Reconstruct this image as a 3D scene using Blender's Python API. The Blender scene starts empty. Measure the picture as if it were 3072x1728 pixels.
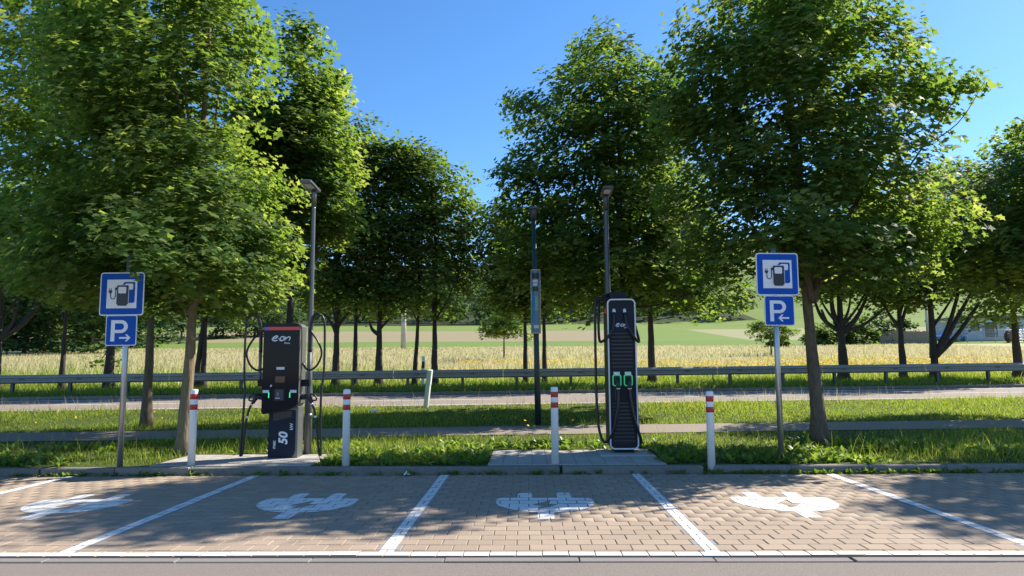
import bpy, math, random
import numpy as np
from mathutils import Vector, Matrix
from mathutils.geometry import delaunay_2d_cdt
random.seed(7)
RNG = np.random.default_rng(7)
S = bpy.context.scene
COL = S.collection
R = math.radians

# ------------------------------------------------------------------ camera, sky, sun, exposure
F_PX, PITCH, YAW, ROLL, EYE = 2087.0, 0.112369, 0.021485, -0.0071335, 1.41243
fw = np.array([-math.sin(YAW) * math.cos(PITCH), math.cos(YAW) * math.cos(PITCH), math.sin(PITCH)])
r0 = np.array([math.cos(YAW), math.sin(YAW), 0.0]); u0 = np.cross(r0, fw)
rt = r0 * math.cos(ROLL) + u0 * math.sin(ROLL); up = -r0 * math.sin(ROLL) + u0 * math.cos(ROLL)
cd = bpy.data.cameras.new('camera'); cam = bpy.data.objects.new('camera', cd); COL.objects.link(cam)
cd.sensor_width = 36; cd.lens = F_PX / 3072 * 36; cd.clip_end = 3000; cd.clip_start = 0.05
M = Matrix.Identity(4)
for i in range(3):
    M[i][0], M[i][1], M[i][2] = rt[i], up[i], -fw[i]
M[0][3], M[1][3], M[2][3] = 0, 0, EYE
cam.matrix_world = M
S.camera = cam

SUN_EL, SUN_AZ = 39.0, 60.0            # azimuth clockwise from +Y
w = bpy.data.worlds.new('World'); S.world = w; w.use_nodes = True
nt = w.node_tree; bg = nt.nodes['Background']
sky = nt.nodes.new('ShaderNodeTexSky'); sky.sky_type = 'NISHITA'; sky.sun_disc = False
sky.sun_elevation = R(SUN_EL); sky.sun_rotation = R(SUN_AZ)
sky.altitude = 500; sky.air_density = 1.0; sky.dust_density = 0.3; sky.ozone_density = 5.5
hs = nt.nodes.new('ShaderNodeHueSaturation'); hs.inputs['Saturation'].default_value = 1.15; hs.inputs['Hue'].default_value = 0.5
nt.links.new(sky.outputs[0], hs.inputs['Color']); nt.links.new(hs.outputs[0], bg.inputs[0]); bg.inputs[1].default_value = 0.092
sl = bpy.data.lights.new('sun', 'SUN'); sl.energy = 4.3; sl.angle = R(0.55); sl.color = (1.0, 0.93, 0.82)
so = bpy.data.objects.new('sun', sl); COL.objects.link(so)
sd = Vector((math.sin(R(SUN_AZ)) * math.cos(R(SUN_EL)), math.cos(R(SUN_AZ)) * math.cos(R(SUN_EL)), math.sin(R(SUN_EL))))
so.rotation_euler = sd.to_track_quat('Z', 'Y').to_euler()
vs = S.view_settings; vs.view_transform = 'Standard'; vs.look = 'None'; vs.gamma = 1; vs.exposure = 1.32
vs.use_curve_mapping = False
S.render.engine = 'CYCLES'
S.cycles.max_bounces = 8; S.cycles.transparent_max_bounces = 8; S.cycles.transmission_bounces = 4

def at(px, py, Y):
    """Where a sight line of the survey photograph (2576 px wide grid) meets the vertical plane at depth Y."""
    k = 3072 / 2576
    d = fw + rt * (px * k - 1536) / F_PX - up * (py * k - 864) / F_PX
    return d * (Y / d[1]) + np.array([0, 0, EYE])

# ------------------------------------------------------------------ terrain profile
# rows: y at X=0, skew with X, height, tilt with X, hill to the right
ROWS = [(-60, 0, -.08, 0, 0), (9.40, 0, -.08, 0, 0), (9.50, 0, .085, 0, 0), (11.0, 0, .105, 0, 0), (13.1, .07, .15, .002, 0), (14.6, .07, .18, .002, 0),
        (17.0, .07, .27, .003, 0), (19.2, .07, .37, .004, 0), (24.3, .07, .46, .004, 0), (24.55, .07, .56, .004, 0),
        (26.0, .07, .60, .004, 0), (30.0, .07, .72, .004, 0), (46, .07, 1.55, .004, 0), (92, .07, 4.0, 0, 0), (106, .1, 5.2, 0, 0),
        (150, .12, 8.95, 0, .5), (176, .12, 11.6, 0, 1.5), (200, .1, 14, 0, 4), (260, 0, 26, 0, 10), (400, 0, 60, 0, 14), (700, 0, 90, 0, 14)]
RW = np.array(ROWS, float)
def sstep(x): x = np.clip(x, 0, 1); return x * x * (3 - 2 * x)
def row_yz(X):
    X = np.asarray(X, float)[..., None]
    Yk = RW[:, 0] + RW[:, 1] * np.clip(X, -45, 45)
    Zk = RW[:, 2] + RW[:, 3] * np.clip(X, -60, 60) + RW[:, 4] * sstep((X + 25) / 110)
    return Yk, Zk
def gz(X, Y):
    X = np.atleast_1d(np.asarray(X, float)); Y = np.atleast_1d(np.asarray(Y, float))
    Yk, Zk = row_yz(X)
    i = np.clip((Y[:, None] >= Yk).sum(1) - 1, 0, len(ROWS) - 2)
    n = np.arange(len(X)); a = (Y - Yk[n, i]) / (Yk[n, i + 1] - Yk[n, i])
    return Zk[n, i] + np.clip(a, 0, 1) * (Zk[n, i + 1] - Zk[n, i])
def g1(x, y): return float(gz([x], [y])[0])

# ------------------------------------------------------------------ materials
def mat(name, col, rough=.7, spec=.4, metal=0.0, var=None, bump=None, emit=None, coat=0, stretch=(1, 1, 1), objvar=0.0, attr=0.0, world=False):
    m = bpy.data.materials.new(name); m.use_nodes = True; t = m.node_tree; b = t.nodes['Principled BSDF']; L = t.links.new
    b.inputs['Roughness'].default_value = rough; b.inputs['Metallic'].default_value = metal
    b.inputs['Specular IOR Level'].default_value = spec; b.inputs['Coat Weight'].default_value = coat
    b.inputs['Base Color'].default_value = (*col, 1)
    tc = t.nodes.new('ShaderNodeTexCoord'); mp = t.nodes.new('ShaderNodeMapping'); mp.inputs['Scale'].default_value = stretch
    gp = t.nodes.new('ShaderNodeNewGeometry')
    L(gp.outputs['Position'] if world else tc.outputs['Object'], mp.inputs[0])
    last = None
    if var:
        last = None
        for sc, amt, c2 in var:
            n = t.nodes.new('ShaderNodeTexNoise'); n.inputs['Scale'].default_value = sc; n.inputs['Detail'].default_value = 6; n.inputs['Roughness'].default_value = .65
            L(mp.outputs[0], n.inputs['Vector'])
            rp = t.nodes.new('ShaderNodeMapRange'); rp.inputs[1].default_value = .35; rp.inputs[2].default_value = .68; rp.inputs[3].default_value = 0; rp.inputs[4].default_value = amt
            L(n.outputs['Fac'], rp.inputs[0])
            mx = t.nodes.new('ShaderNodeMix'); mx.data_type = 'RGBA'
            L(rp.outputs[0], mx.inputs[0]); mx.inputs[7].default_value = (*c2, 1)
            if last is None: mx.inputs[6].default_value = (*col, 1)
            else: L(last, mx.inputs[6])
            last = mx.outputs[2]
    if objvar or attr:
        oi = t.nodes.new('ShaderNodeObjectInfo'); at_ = t.nodes.new('ShaderNodeAttribute'); at_.attribute_name = 'var'
        ad = t.nodes.new('ShaderNodeMath'); ad.operation = 'ADD'; L(oi.outputs['Random'], ad.inputs[0]); L(at_.outputs['Fac'], ad.inputs[1])
        fr = t.nodes.new('ShaderNodeMath'); fr.operation = 'FRACT'; L(ad.outputs[0], fr.inputs[0])
        mr = t.nodes.new('ShaderNodeMapRange'); k = objvar or attr
        mr.inputs[3].default_value = 1 - k; mr.inputs[4].default_value = 1 + k; L(fr.outputs[0], mr.inputs[0])
        vm = t.nodes.new('ShaderNodeVectorMath'); vm.operation = 'SCALE'; L(mr.outputs[0], vm.inputs['Scale'])
        if last is None: vm.inputs[0].default_value = col
        else: L(last, vm.inputs[0])
        last = vm.outputs[0]
    if last is not None: L(last, b.inputs['Base Color'])
    if bump:
        n = t.nodes.new('ShaderNodeTexNoise'); n.inputs['Scale'].default_value = bump[0]; n.inputs['Detail'].default_value = 5
        L(mp.outputs[0], n.inputs['Vector'])
        bp = t.nodes.new('ShaderNodeBump'); bp.inputs['Strength'].default_value = bump[1]; bp.inputs['Distance'].default_value = bump[2] if len(bump) > 2 else .01
        L(n.outputs['Fac'], bp.inputs['Height']); L(bp.outputs[0], b.inputs['Normal'])
    if emit:
        b.inputs['Emission Color'].default_value = (*emit[0], 1); b.inputs['Emission Strength'].default_value = emit[1]
    return m

def leafmat(name, cols, tcols, trans=.42, rough=.45, spec=.35):
    m = bpy.data.materials.new(name); m.use_nodes = True; t = m.node_tree; b = t.nodes['Principled BSDF']; L = t.links.new
    a = t.nodes.new('ShaderNodeAttribute'); a.attribute_name = 'var'
    def ramp(cs):
        r = t.nodes.new('ShaderNodeValToRGB'); e = r.color_ramp.elements
        while len(e) < len(cs): e.new(.5)
        for i, (p, c) in enumerate(cs): e[i].position = p; e[i].color = (*c, 1)
        L(a.outputs['Fac'], r.inputs[0]); return r
    r1, r2 = ramp(cols), ramp(tcols)
    b.inputs['Roughness'].default_value = rough; b.inputs['Specular IOR Level'].default_value = spec
    L(r1.outputs[0], b.inputs['Base Color'])
    tr = t.nodes.new('ShaderNodeBsdfTranslucent'); L(r2.outputs[0], tr.inputs[0])
    mx = t.nodes.new('ShaderNodeMixShader'); mx.inputs[0].default_value = trans
    L(b.outputs[0], mx.inputs[1]); L(tr.outputs[0], mx.inputs[2]); L(mx.outputs[0], t.nodes['Material Output'].inputs[0])
    return m

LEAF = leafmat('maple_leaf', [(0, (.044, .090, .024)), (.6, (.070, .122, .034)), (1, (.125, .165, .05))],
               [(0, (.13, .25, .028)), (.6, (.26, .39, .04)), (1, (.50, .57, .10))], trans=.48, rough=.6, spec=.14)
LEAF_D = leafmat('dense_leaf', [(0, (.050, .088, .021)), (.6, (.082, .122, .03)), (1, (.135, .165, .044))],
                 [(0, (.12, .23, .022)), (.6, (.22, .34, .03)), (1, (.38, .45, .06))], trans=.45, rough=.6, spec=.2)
LEAF_F = leafmat('woodland_leaf', [(0, (.036, .075, .026)), (.6, (.06, .11, .036)), (1, (.095, .145, .048))],
                 [(0, (.08, .16, .03)), (.6, (.14, .24, .04)), (1, (.22, .30, .06))], trans=.35, rough=.65, spec=.15)
GRASS = leafmat('lawn_blade', [(0, (.06, .105, .018)), (.55, (.12, .17, .028)), (.85, (.19, .22, .05)), (1, (.34, .30, .14))],
                [(0, (.18, .30, .025)), (.55, (.36, .47, .04)), (.85, (.48, .55, .07)), (1, (.5, .46, .2))], trans=.5, rough=.65, spec=.2)
HAY = leafmat('hay_blade', [(0, (.26, .28, .11)), (.4, (.40, .37, .19)), (.75, (.47, .40, .24)), (1, (.55, .43, .30))],
              [(0, (.32, .35, .11)), (.4, (.48, .44, .20)), (.75, (.54, .45, .26)), (1, (.60, .48, .33))], trans=.5, rough=.8, spec=.1)
WEED = leafmat('weed_leaf', [(0, (.065, .125, .020)), (.7, (.12, .19, .032)), (1, (.18, .22, .055))],
               [(0, (.20, .34, .03)), (.7, (.34, .47, .05)), (1, (.46, .54, .10))], trans=.46, rough=.4)
YELLOW = leafmat('dandelion_yellow', [(0, (.80, .50, .02)), (1, (.85, .60, .04))], [(0, (.85, .58, .02)), (1, (.90, .68, .04))], trans=.4, rough=.7, spec=.1)
BARK = mat('grey_brown_bark', (.13, .095, .065), .9, .2, var=[(7, .8, (.055, .04, .03)), (30, .6, (.22, .18, .13))], bump=(22, .9, .02), stretch=(1, 1, .22))
BARK_L = mat('lichen_bark', (.17, .13, .085), .9, .2, var=[(8, .8, (.075, .056, .038)), (14, .55, (.26, .19, .07)), (40, .5, (.30, .26, .20))], bump=(24, .9, .02), stretch=(1, 1, .25))
BARK_D = mat('dark_bark', (.060, .048, .038), .9, .2, var=[(6, .7, (.028, .023, .02)), (25, .4, (.10, .085, .065))], bump=(18, .9, .03), stretch=(1, 1, .3))
PAVER = mat('beige_concrete_paver', (.300, .232, .172), .85, .3, var=[(.9, .45, (.28, .21, .148)), (2.3, .35, (.245, .188, .138)), (7, .3, (.255, .195, .142)), (90, .35, (.27, .20, .145)), (350, .4, (.46, .36, .27))], bump=(260, .35, .004), objvar=.075, world=True)
PAVER_G = mat('grey_concrete_paver', (.25, .24, .235), .85, .3, var=[(2, .4, (.20, .19, .19)), (90, .35, (.20, .19, .19)), (350, .35, (.32, .31, .30))], bump=(260, .35, .004), objvar=.06, world=True)
PAVER_P = mat('pad_concrete_paver', (.40, .37, .33), .85, .3, var=[(2, .5, (.31, .285, .25)), (9, .4, (.33, .30, .27)), (120, .35, (.30, .28, .25))], bump=(200, .35, .004), objvar=.07, world=True)
JOINT = mat('joint_sand', (.185, .155, .115), .95, .1, var=[(6, .8, (.05, .048, .03)), (40, .5, (.17, .145, .10))])
KERBM = mat('kerb_concrete', (.185, .168, .15), .85, .3, var=[(2.5, .6, (.15, .14, .125)), (30, .5, (.30, .275, .245)), (9, .35, (.13, .135, .09))], bump=(90, .5, .006), objvar=.08)
CONC = mat('smooth_concrete', (.42, .40, .37), .85, .3, var=[(3, .5, (.34, .32, .29)), (60, .4, (.48, .46, .43))], bump=(120, .3, .004))
ASPH = mat('asphalt', (.19, .160, .138), .9, .3, var=[(1.5, .35, (.145, .122, .106)), (60, .5, (.115, .096, .084)), (130, .8, (.075, .064, .056)), (210, .75, (.34, .29, .25))], bump=(150, .9, .008))
EDGEM = mat('edging_concrete', (.19, .163, .142), .9, .3, var=[(3, .5, (.15, .138, .13)), (90, .6, (.25, .23, .215))], bump=(150, .5, .005), objvar=.05)
ASPH2 = mat('road_asphalt', (.25, .20, .165), .9, .3, var=[(.6, .4, (.22, .19, .165)), (60, .4, (.20, .175, .155))], bump=(100, .4, .006))
PAINT = mat('white_road_paint', (.80, .79, .76), .65, .4, var=[(2.5, .35, (.62, .59, .54)), (14, .3, (.60, .56, .50)), (70, .45, (.50, .46, .41))], bump=(200, .25, .003))
SOIL = mat('soil_under_grass', (.055, .075, .022), .95, .1, var=[(3, .7, (.075, .062, .035)), (25, .5, (.045, .085, .02))])
MEADOW = mat('meadow_ground', (.40, .36, .19), .95, .1, var=[(.10, .8, (.32, .35, .15)), (.9, .6, (.46, .38, .23)), (7, .5, (.31, .30, .14))], stretch=(.4, 1, 1))
FIELD_L = mat('young_crop_green', (.13, .20, .045), .95, .1, var=[(.05, .6, (.16, .22, .06)), (.6, .5, (.11, .17, .04))], stretch=(.15, 1, 1))
FIELD_B = mat('ploughed_brown', (.255, .22, .13), .95, .1, var=[(.05, .5, (.22, .20, .10)), (.8, .5, (.28, .215, .14))], stretch=(.12, 1, 1))
FIELD_G = mat('pasture_green', (.15, .21, .05), .95, .1, var=[(.03, .7, (.19, .235, .07)), (.35, .5, (.125, .18, .045))], stretch=(.2, 1, 1))
FIELD_T = mat('stubble_beige', (.25, .25, .12), .95, .1, var=[(.05, .5, (.25, .24, .13)), (.7, .4, (.34, .30, .19))], stretch=(.12, 1, 1))
FLOOR = mat('forest_floor', (.05, .065, .03), .95, .1, var=[(.2, .6, (.03, .045, .02))])
GALV = mat('galvanised_steel', (.46, .47, .48), .42, .5, .85, var=[(14, .5, (.36, .37, .39)), (60, .3, (.55, .56, .57))], bump=(40, .05, .002))
RAILM = mat('shaded_galvanised_rail', (.27, .28, .26), .6, .4, .35, var=[(2, .6, (.21, .22, .20)), (30, .4, (.33, .34, .32))])  # galvanised steel with its shade mixed into the dull grey-green colour
POSTM = mat('rail_post_steel', (.13, .135, .13), .6, .4, .4, var=[(8, .5, (.09, .09, .085))])
WHITEP = mat('white_plastic', (.80, .80, .79), .4, .5, var=[(5, .3, (.68, .67, .64)), (60, .12, (.55, .53, .48))])
REDR = mat('red_reflective_film', (.44, .013, .013), .35, .5, var=[(80, .2, (.50, .05, .045))])
SIGNBLUE = mat('sign_blue', (.002, .072, .38), .5, .18, var=[(4, .3, (.003, .085, .42))])
SIGNWHITE = mat('sign_white', (.74, .74, .76), .35, .5, var=[(6, .25, (.64, .63, .66))])
SIGNBLACK = mat('sign_black', (.012, .012, .016), .35, .5)
SIGNBACK = mat('sign_back_aluminium', (.50, .51, .52), .45, .5, .7)
POLEG = mat('anthracite_pole', (.085, .09, .098), .38, .5, .3, var=[(6, .4, (.06, .064, .07))])
POLEL = mat('grey_lamp_pole', (.16, .16, .165), .35, .5, .5, var=[(6, .5, (.11, .11, .115))])
POLEB = mat('dark_green_pole', (.018, .036, .042), .4, .5, 0, var=[(5, .4, (.012, .025, .03))])
GLASSB = mat('black_glass_front', (.007, .010, .017), .09, .12)
BODYB = mat('black_powder_coat', (.014, .015, .018), .55, .2, var=[(60, .3, (.03, .03, .033))])
BODYG = mat('grey_side_metal', (.17, .175, .175), .4, .5, .6)
NAVY = mat('navy_panel', (.008, .016, .034), .45, .2)
RUBBER = mat('black_rubber', (.014, .014, .015), .42, .5)
TUBEG = mat('grey_cable_sleeve', (.14, .145, .155), .5, .4, var=[(200, .5, (.22, .22, .23))])
LOUVER = mat('dark_louver', (.017, .018, .022), .5, .2)
FRAMEW = mat('light_frame_strip', (.66, .67, .68), .35, .5)
LOGOW = mat('white_print', (.72, .76, .80), .5, .4)
STICK = mat('white_sticker', (.66, .67, .70), .5, .4)
STRIPE_R = mat('red_light_strip', (.48, .035, .03), .3, .5, emit=((.8, .05, .04), .04))
STRIPE_V = mat('violet_light_strip', (.12, .05, .35), .3, .5, emit=((.25, .08, .7), .04))
GREENL = mat('green_status_light', (.02, .55, .15), .4, .5, emit=((.02, 1.0, .25), .45))
GREENR = mat('green_socket_ring', (.05, .46, .17), .4, .5, emit=((.04, .8, .25), .12))  # green paint rather than a lamp; a slight glow is added to brighten it
SCREEN = mat('screen_glass', (.02, .045, .06), .1, .5)
POSTER = mat('poster_print', (.13, .24, .30), .3, .5, var=[(3, .8, (.05, .18, .32)), (6, .7, (.26, .34, .34)), (12, .4, (.04, .05, .06))])
TANF = mat('poster_frame', (.58, .47, .36), .5, .4)
PAPER = mat('litter_white', (.80, .80, .78), .8, .2)
PALEGREEN = mat('pale_green_post', (.50, .56, .46), .55, .4, var=[(7, .4, (.40, .45, .36))])
WALLW = mat('pale_cladding', (.42, .44, .47), .6, .3, var=[(.5, .3, (.50, .52, .56))])
ROOFM = mat('dark_roof', (.16, .15, .15), .7, .3)
WINM = mat('window_glass', (.03, .04, .055), .08, .5)
WOODF = mat('weathered_wood', (.24, .20, .16), .8, .2, var=[(2, .6, (.17, .145, .12))])
BROWNW = mat('brown_wood_drum', (.17, .095, .055), .8, .2)
CARB = mat('blue_car_paint', (.03, .12, .38), .25, .5, coat=.6)
TYRE = mat('tyre_rubber', (.015, .015, .015), .8, .2)

# ------------------------------------------------------------------ mesh helpers
class MB:
    def __init__(s): s.v, s.f, s.mi, s.sm = [], [], [], []
    def add(s, vs, fs, mi=0, smooth=False):
        o = len(s.v); s.v += [tuple(map(float, q)) for q in vs]
        s.f += [tuple(i + o for i in f) for f in fs]; s.mi += [mi] * len(fs); s.sm += [smooth] * len(fs); return s
    def box(s, x0, x1, y0, y1, z0, z1, bev=0.0, mi=0):
        if bev <= 0:
            vs = [(x, y, z) for z in (z0, z1) for x, y in ((x0, y0), (x1, y0), (x1, y1), (x0, y1))]
            return s.add(vs, [(3, 2, 1, 0), (4, 5, 6, 7), (0, 1, 5, 4), (1, 2, 6, 5), (2, 3, 7, 6), (3, 0, 4, 7)], mi)
        b = bev
        def ring(i, z): return [(x0 + i, y0 + i, z), (x1 - i, y0 + i, z), (x1 - i, y1 - i, z), (x0 + i, y1 - i, z)]
        vs = ring(b, z0) + ring(0, z0 + b) + ring(0, z1 - b) + ring(b, z1)
        fs = [(3, 2, 1, 0), (12, 13, 14, 15)]
        for k in range(3):
            for i in range(4):
                j = (i + 1) % 4; fs.append((4 * k + i, 4 * k + j, 4 * k + 4 + j, 4 * k + 4 + i))
        return s.add(vs, fs, mi)
    def tube(s, pts, rad, n=8, caps=True, mi=0, closed=False):
        pts = [np.array(q, float) for q in pts]; m = len(pts)
        rad = [rad] * m if np.isscalar(rad) else rad
        vs, fs = [], []
        prev = None
        for i, q in enumerate(pts):
            a = pts[(i - 1) % m] if (closed or i > 0) else q; b = pts[(i + 1) % m] if (closed or i < m - 1) else q
            d = b - a; d = d / (np.linalg.norm(d) + 1e-9)
            if prev is None:
                ref = np.array([0, 0, 1.]) if abs(d[2]) < .9 else np.array([1., 0, 0])
                x = np.cross(ref, d)
            else: x = prev - d * (prev @ d)
            x /= np.linalg.norm(x) + 1e-9; prev = x; y = np.cross(d, x)
            for k in range(n):
                t = 2 * math.pi * k / n; vs.append(q + (x * math.cos(t) + y * math.sin(t)) * rad[i])
        for i in range(m if closed else m - 1):
            i2 = (i + 1) % m
            for k in range(n):
                k2 = (k + 1) % n; fs.append((i * n + k, i * n + k2, i2 * n + k2, i2 * n + k))
        s.add(vs, fs, mi, True)
        if caps and not closed:
            o = len(s.v) - len(vs)
            s.f += [tuple(o + k for k in range(n))[::-1], tuple(o + (m - 1) * n + k for k in range(n))]; s.mi += [mi] * 2; s.sm += [False] * 2
        return s
    def lathe(s, prof, n=20, c=(0, 0, 0), mi=0):
        vs, fs = [], []
        for r_, z in prof:
            for k in range(n):
                t = 2 * math.pi * k / n; vs.append((c[0] + r_ * math.cos(t), c[1] + r_ * math.sin(t), c[2] + z))
        for i in range(len(prof) - 1):
            for k in range(n):
                k2 = (k + 1) % n; fs.append((i * n + k, i * n + k2, (i + 1) * n + k2, (i + 1) * n + k))
        s.add(vs, fs, mi, True)
        o = len(s.v) - len(vs); s.f.append(tuple(o + k for k in range(n))[::-1]); s.f.append(tuple(o + (len(prof) - 1) * n + k for k in range(n)))
        s.mi += [mi] * 2; s.sm += [False] * 2
        return s
    def slab(s, outline, y0, y1, mi=0):
        """outline in (x, z), front at y0 (towards -Y), back at y1"""
        n = len(outline)
        vs = [(x, y0, z) for x, z in outline] + [(x, y1, z) for x, z in outline]
        fs = [tuple(range(n)), tuple(range(2 * n - 1, n - 1, -1))] + [(i, n + i, n + (i + 1) % n, (i + 1) % n) for i in range(n)]
        return s.add(vs, fs, mi)
    def ring(s, outer, inner, y0, y1, mi=0):
        n = len(outer)
        vs = [(x, y0, z) for x, z in outer] + [(x, y0, z) for x, z in inner] + [(x, y1, z) for x, z in outer] + [(x, y1, z) for x, z in inner]
        fs = []
        for i in range(n):
            j = (i + 1) % n
            fs += [(i, j, n + j, n + i), (2 * n + i, 3 * n + i, 3 * n + j, 2 * n + j), (i, 2 * n + i, 2 * n + j, j), (n + i, n + j, 3 * n + j, 3 * n + i)]
        return s.add(vs, fs, mi)
    def mesh(s, name, mats):
        me = bpy.data.meshes.new(name); me.from_pydata(s.v, [], s.f)
        for m in (mats if isinstance(mats, (list, tuple)) else [mats]): me.materials.append(m)
        me.polygons.foreach_set('material_index', s.mi); me.polygons.foreach_set('use_smooth', s.sm); me.update()
        return me
    def build(s, name, mats, parent=None, loc=(0, 0, 0), rot=(0, 0, 0)):
        return link(name, s.mesh(name, mats), parent, loc, rot)

def link(name, me, parent=None, loc=(0, 0, 0), rot=(0, 0, 0)):
    o = bpy.data.objects.new(name, me); COL.objects.link(o); o.location = loc; o.rotation_euler = rot
    if parent: o.parent = parent
    return o
def tag(o, label=None, cat=None, group=None, kind=None):
    if label: o['label'] = label
    if cat: o['category'] = cat
    if group: o['group'] = group
    if kind: o['kind'] = kind
    return o
def thing(name, label, cat, loc=(0, 0, 0), rz=0, group=None):
    o = bpy.data.objects.new(name, None); COL.objects.link(o); o.location = loc; o.rotation_euler = (0, 0, rz); o.empty_display_size = .2
    return tag(o, label, cat, group)
def copy_tree(o, parent=None):
    c = o.copy(); COL.objects.link(c); c.parent = parent
    for ch in list(o.children): copy_tree(ch, c)
    return c
def structure(name):
    o = bpy.data.objects.new(name, None); COL.objects.link(o); o['kind'] = 'structure'; return o
def rrect(x0, x1, z0, z1, r=.02, n=4):
    out = []
    for cx, cz, a in ((x1 - r, z0 + r, -90), (x1 - r, z1 - r, 0), (x0 + r, z1 - r, 90), (x0 + r, z0 + r, 180)):
        for k in range(n + 1):
            t = R(a + 90 * k / n); out.append((cx + r * math.cos(t), cz + r * math.sin(t)))
    return out
def arc(cx, cz, r, a0, a1, n=8): return [(cx + r * math.cos(R(a0 + (a1 - a0) * k / n)), cz + r * math.sin(R(a0 + (a1 - a0) * k / n))) for k in range(n + 1)]
def smooth_path(pts, n=6):
    P = [np.array(q, float) for q in pts]; P = [2 * P[0] - P[1]] + P + [2 * P[-1] - P[-2]]; out = []
    for i in range(1, len(P) - 2):
        for k in range(n):
            t = k / n; a, b, c, d = P[i - 1:i + 3]
            out.append(.5 * (2 * b + (c - a) * t + (2 * a - 5 * b + 4 * c - d) * t * t + (3 * b - a - 3 * c + d) * t ** 3))
    out.append(P[-2]); return out
def text(body, size, name, m, parent, loc, rot=(R(90), 0, 0), shear=0, bold=0, sx=1.0, align='LEFT'):
    cu = bpy.data.curves.new('tmp', 'FONT'); cu.body = body; cu.size = size; cu.shear = shear; cu.offset = bold; cu.extrude = .0008; cu.align_x = align; cu.resolution_u = 4
    o = bpy.data.objects.new('tmp', cu); COL.objects.link(o); bpy.context.view_layer.update()
    me = bpy.data.meshes.new_from_object(o.evaluated_get(bpy.context.evaluated_depsgraph_get())); bpy.data.objects.remove(o); bpy.data.curves.remove(cu)
    me.materials.clear(); me.materials.append(m); me.name = name
    q = link(name, me, parent, loc, rot); q.scale = (sx, 1, 1); return q

def many(name, tmpl, polys, pos, rot3, scale, var, m):
    """One mesh out of many copies of a small template: pos (n,3), rot3 (n,3,3) columns, scale (n,) or (n,3)."""
    n, k = len(pos), len(tmpl)
    sc = scale[:, None] * np.ones(3) if scale.ndim == 1 else scale
    V = np.einsum('nij,nkj->nki', rot3, tmpl[None] * sc[:, None, :]) + pos[:, None, :]
    me = bpy.data.meshes.new(name); me.vertices.add(n * k); me.vertices.foreach_set('co', V.astype(np.float32).ravel())
    flat = np.concatenate([np.array(p) for p in polys]); ln = np.array([len(p) for p in polys])
    idx = (flat[None] + (np.arange(n) * k)[:, None]).ravel()
    me.loops.add(len(idx)); me.loops.foreach_set('vertex_index', idx.astype(np.int32))
    tot = np.tile(ln, n); st = np.concatenate([[0], np.cumsum(tot)[:-1]])
    me.polygons.add(len(tot)); me.polygons.foreach_set('loop_start', st.astype(np.int32)); me.polygons.foreach_set('loop_total', tot.astype(np.int32))
    me.update(calc_edges=True)
    a = me.attributes.new('var', 'FLOAT', 'POINT'); a.data.foreach_set('value', np.repeat(var, k).astype(np.float32))
    me.materials.append(m); return me

def frames(nrm, tipdir):
    z = nrm / (np.linalg.norm(nrm, axis=1, keepdims=True) + 1e-9)
    y = tipdir - z * (tipdir * z).sum(1, keepdims=True); y /= np.linalg.norm(y, axis=1, keepdims=True) + 1e-9
    x = np.cross(y, z); return np.stack([x, y, z], 2)

# ------------------------------------------------------------------ ground, road, path
XS = np.array([-420, -300, -200, -150, -110, -80, -60, -45, -35, -25, -18, -12, -8, -4, 0, 4, 8, 12, 18, 25, 35, 45, 60, 80, 110, 150, 200, 300, 420], float)
Yk, Zk = row_yz(XS)
nr = len(ROWS)
gmats = [SOIL, MEADOW, FIELD_L, FIELD_B, FIELD_G, FIELD_T, FLOOR]
b = MB(); b.v = [(XS[i], Yk[i, k], Zk[i, k]) for i in range(len(XS)) for k in range(nr)]
for i in range(len(XS) - 1):
    xm = (XS[i] + XS[i + 1]) / 2
    for k in range(nr - 1):
        y = (ROWS[k][0] + ROWS[k + 1][0]) / 2
        if y < 27: mi = 0
        elif y < 92: mi = 1
        elif y < 106: mi = 2
        elif y < 150: mi = 3 if xm < 20 else (4 if xm < 35 else 5)
        elif y < 176: mi = 4
        else: mi = 6 if xm < 60 else 4
        b.f.append((i * nr + k, (i + 1) * nr + k, (i + 1) * nr + k + 1, i * nr + k + 1)); b.mi.append(mi); b.sm.append(False)
tag(b.build('ground', gmats), kind='structure')

def strip(name, ya, yb, sk, dz, m, parent=None, xs=XS, kind='structure'):
    q = MB(); vs = []
    xs = np.array([x for x in xs if -130 <= x <= 130]); cl = np.clip(xs, -45, 45)
    za, zb = gz(xs, ya + sk * cl), gz(xs, yb + sk * cl)
    for i, x in enumerate(xs): vs += [(x, ya + sk * cl[i], za[i] + dz), (x, yb + sk * cl[i], zb[i] + dz)]
    q.add(vs, [(2 * i, 2 * i + 2, 2 * i + 3, 2 * i + 1) for i in range(len(xs) - 1)])
    o = q.build(name, m, parent)
    if parent is None: tag(o, kind=kind)
    return o
strip('path', 13.1, 14.6, .07, .012, ASPH2)
road = strip('road', 19.2, 24.3, .07, .010, ASPH2)
strip('edge_line', 23.78, 23.92, .07, .015, PAINT, road)
strip('edge_line', 19.45, 19.57, .07, .015, PAINT, road)
for k in range(-7, 8):
    xa = k * 9.0 - 5.5
    strip('centre_dash', 21.55, 21.67, .07, .015, PAINT, road, xs=np.linspace(xa, xa + 4.5, 3))
# road kerb beyond the carriageway
rk = structure('road_kerb')
kmesh = MB().box(0, .994, 0, .14, -.12, .12, .012).mesh('kerb_stone', KERBM)
for k in range(-40, 44):
    x = k * 1.0; y = 24.36 + .07 * np.clip(x, -45, 45)
    link('kerb_stone', kmesh, rk, (x, y, g1(x, 24.3 + .07 * x) + RNG.normal(0, .003)), (0, 0, math.atan(.07)))

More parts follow.
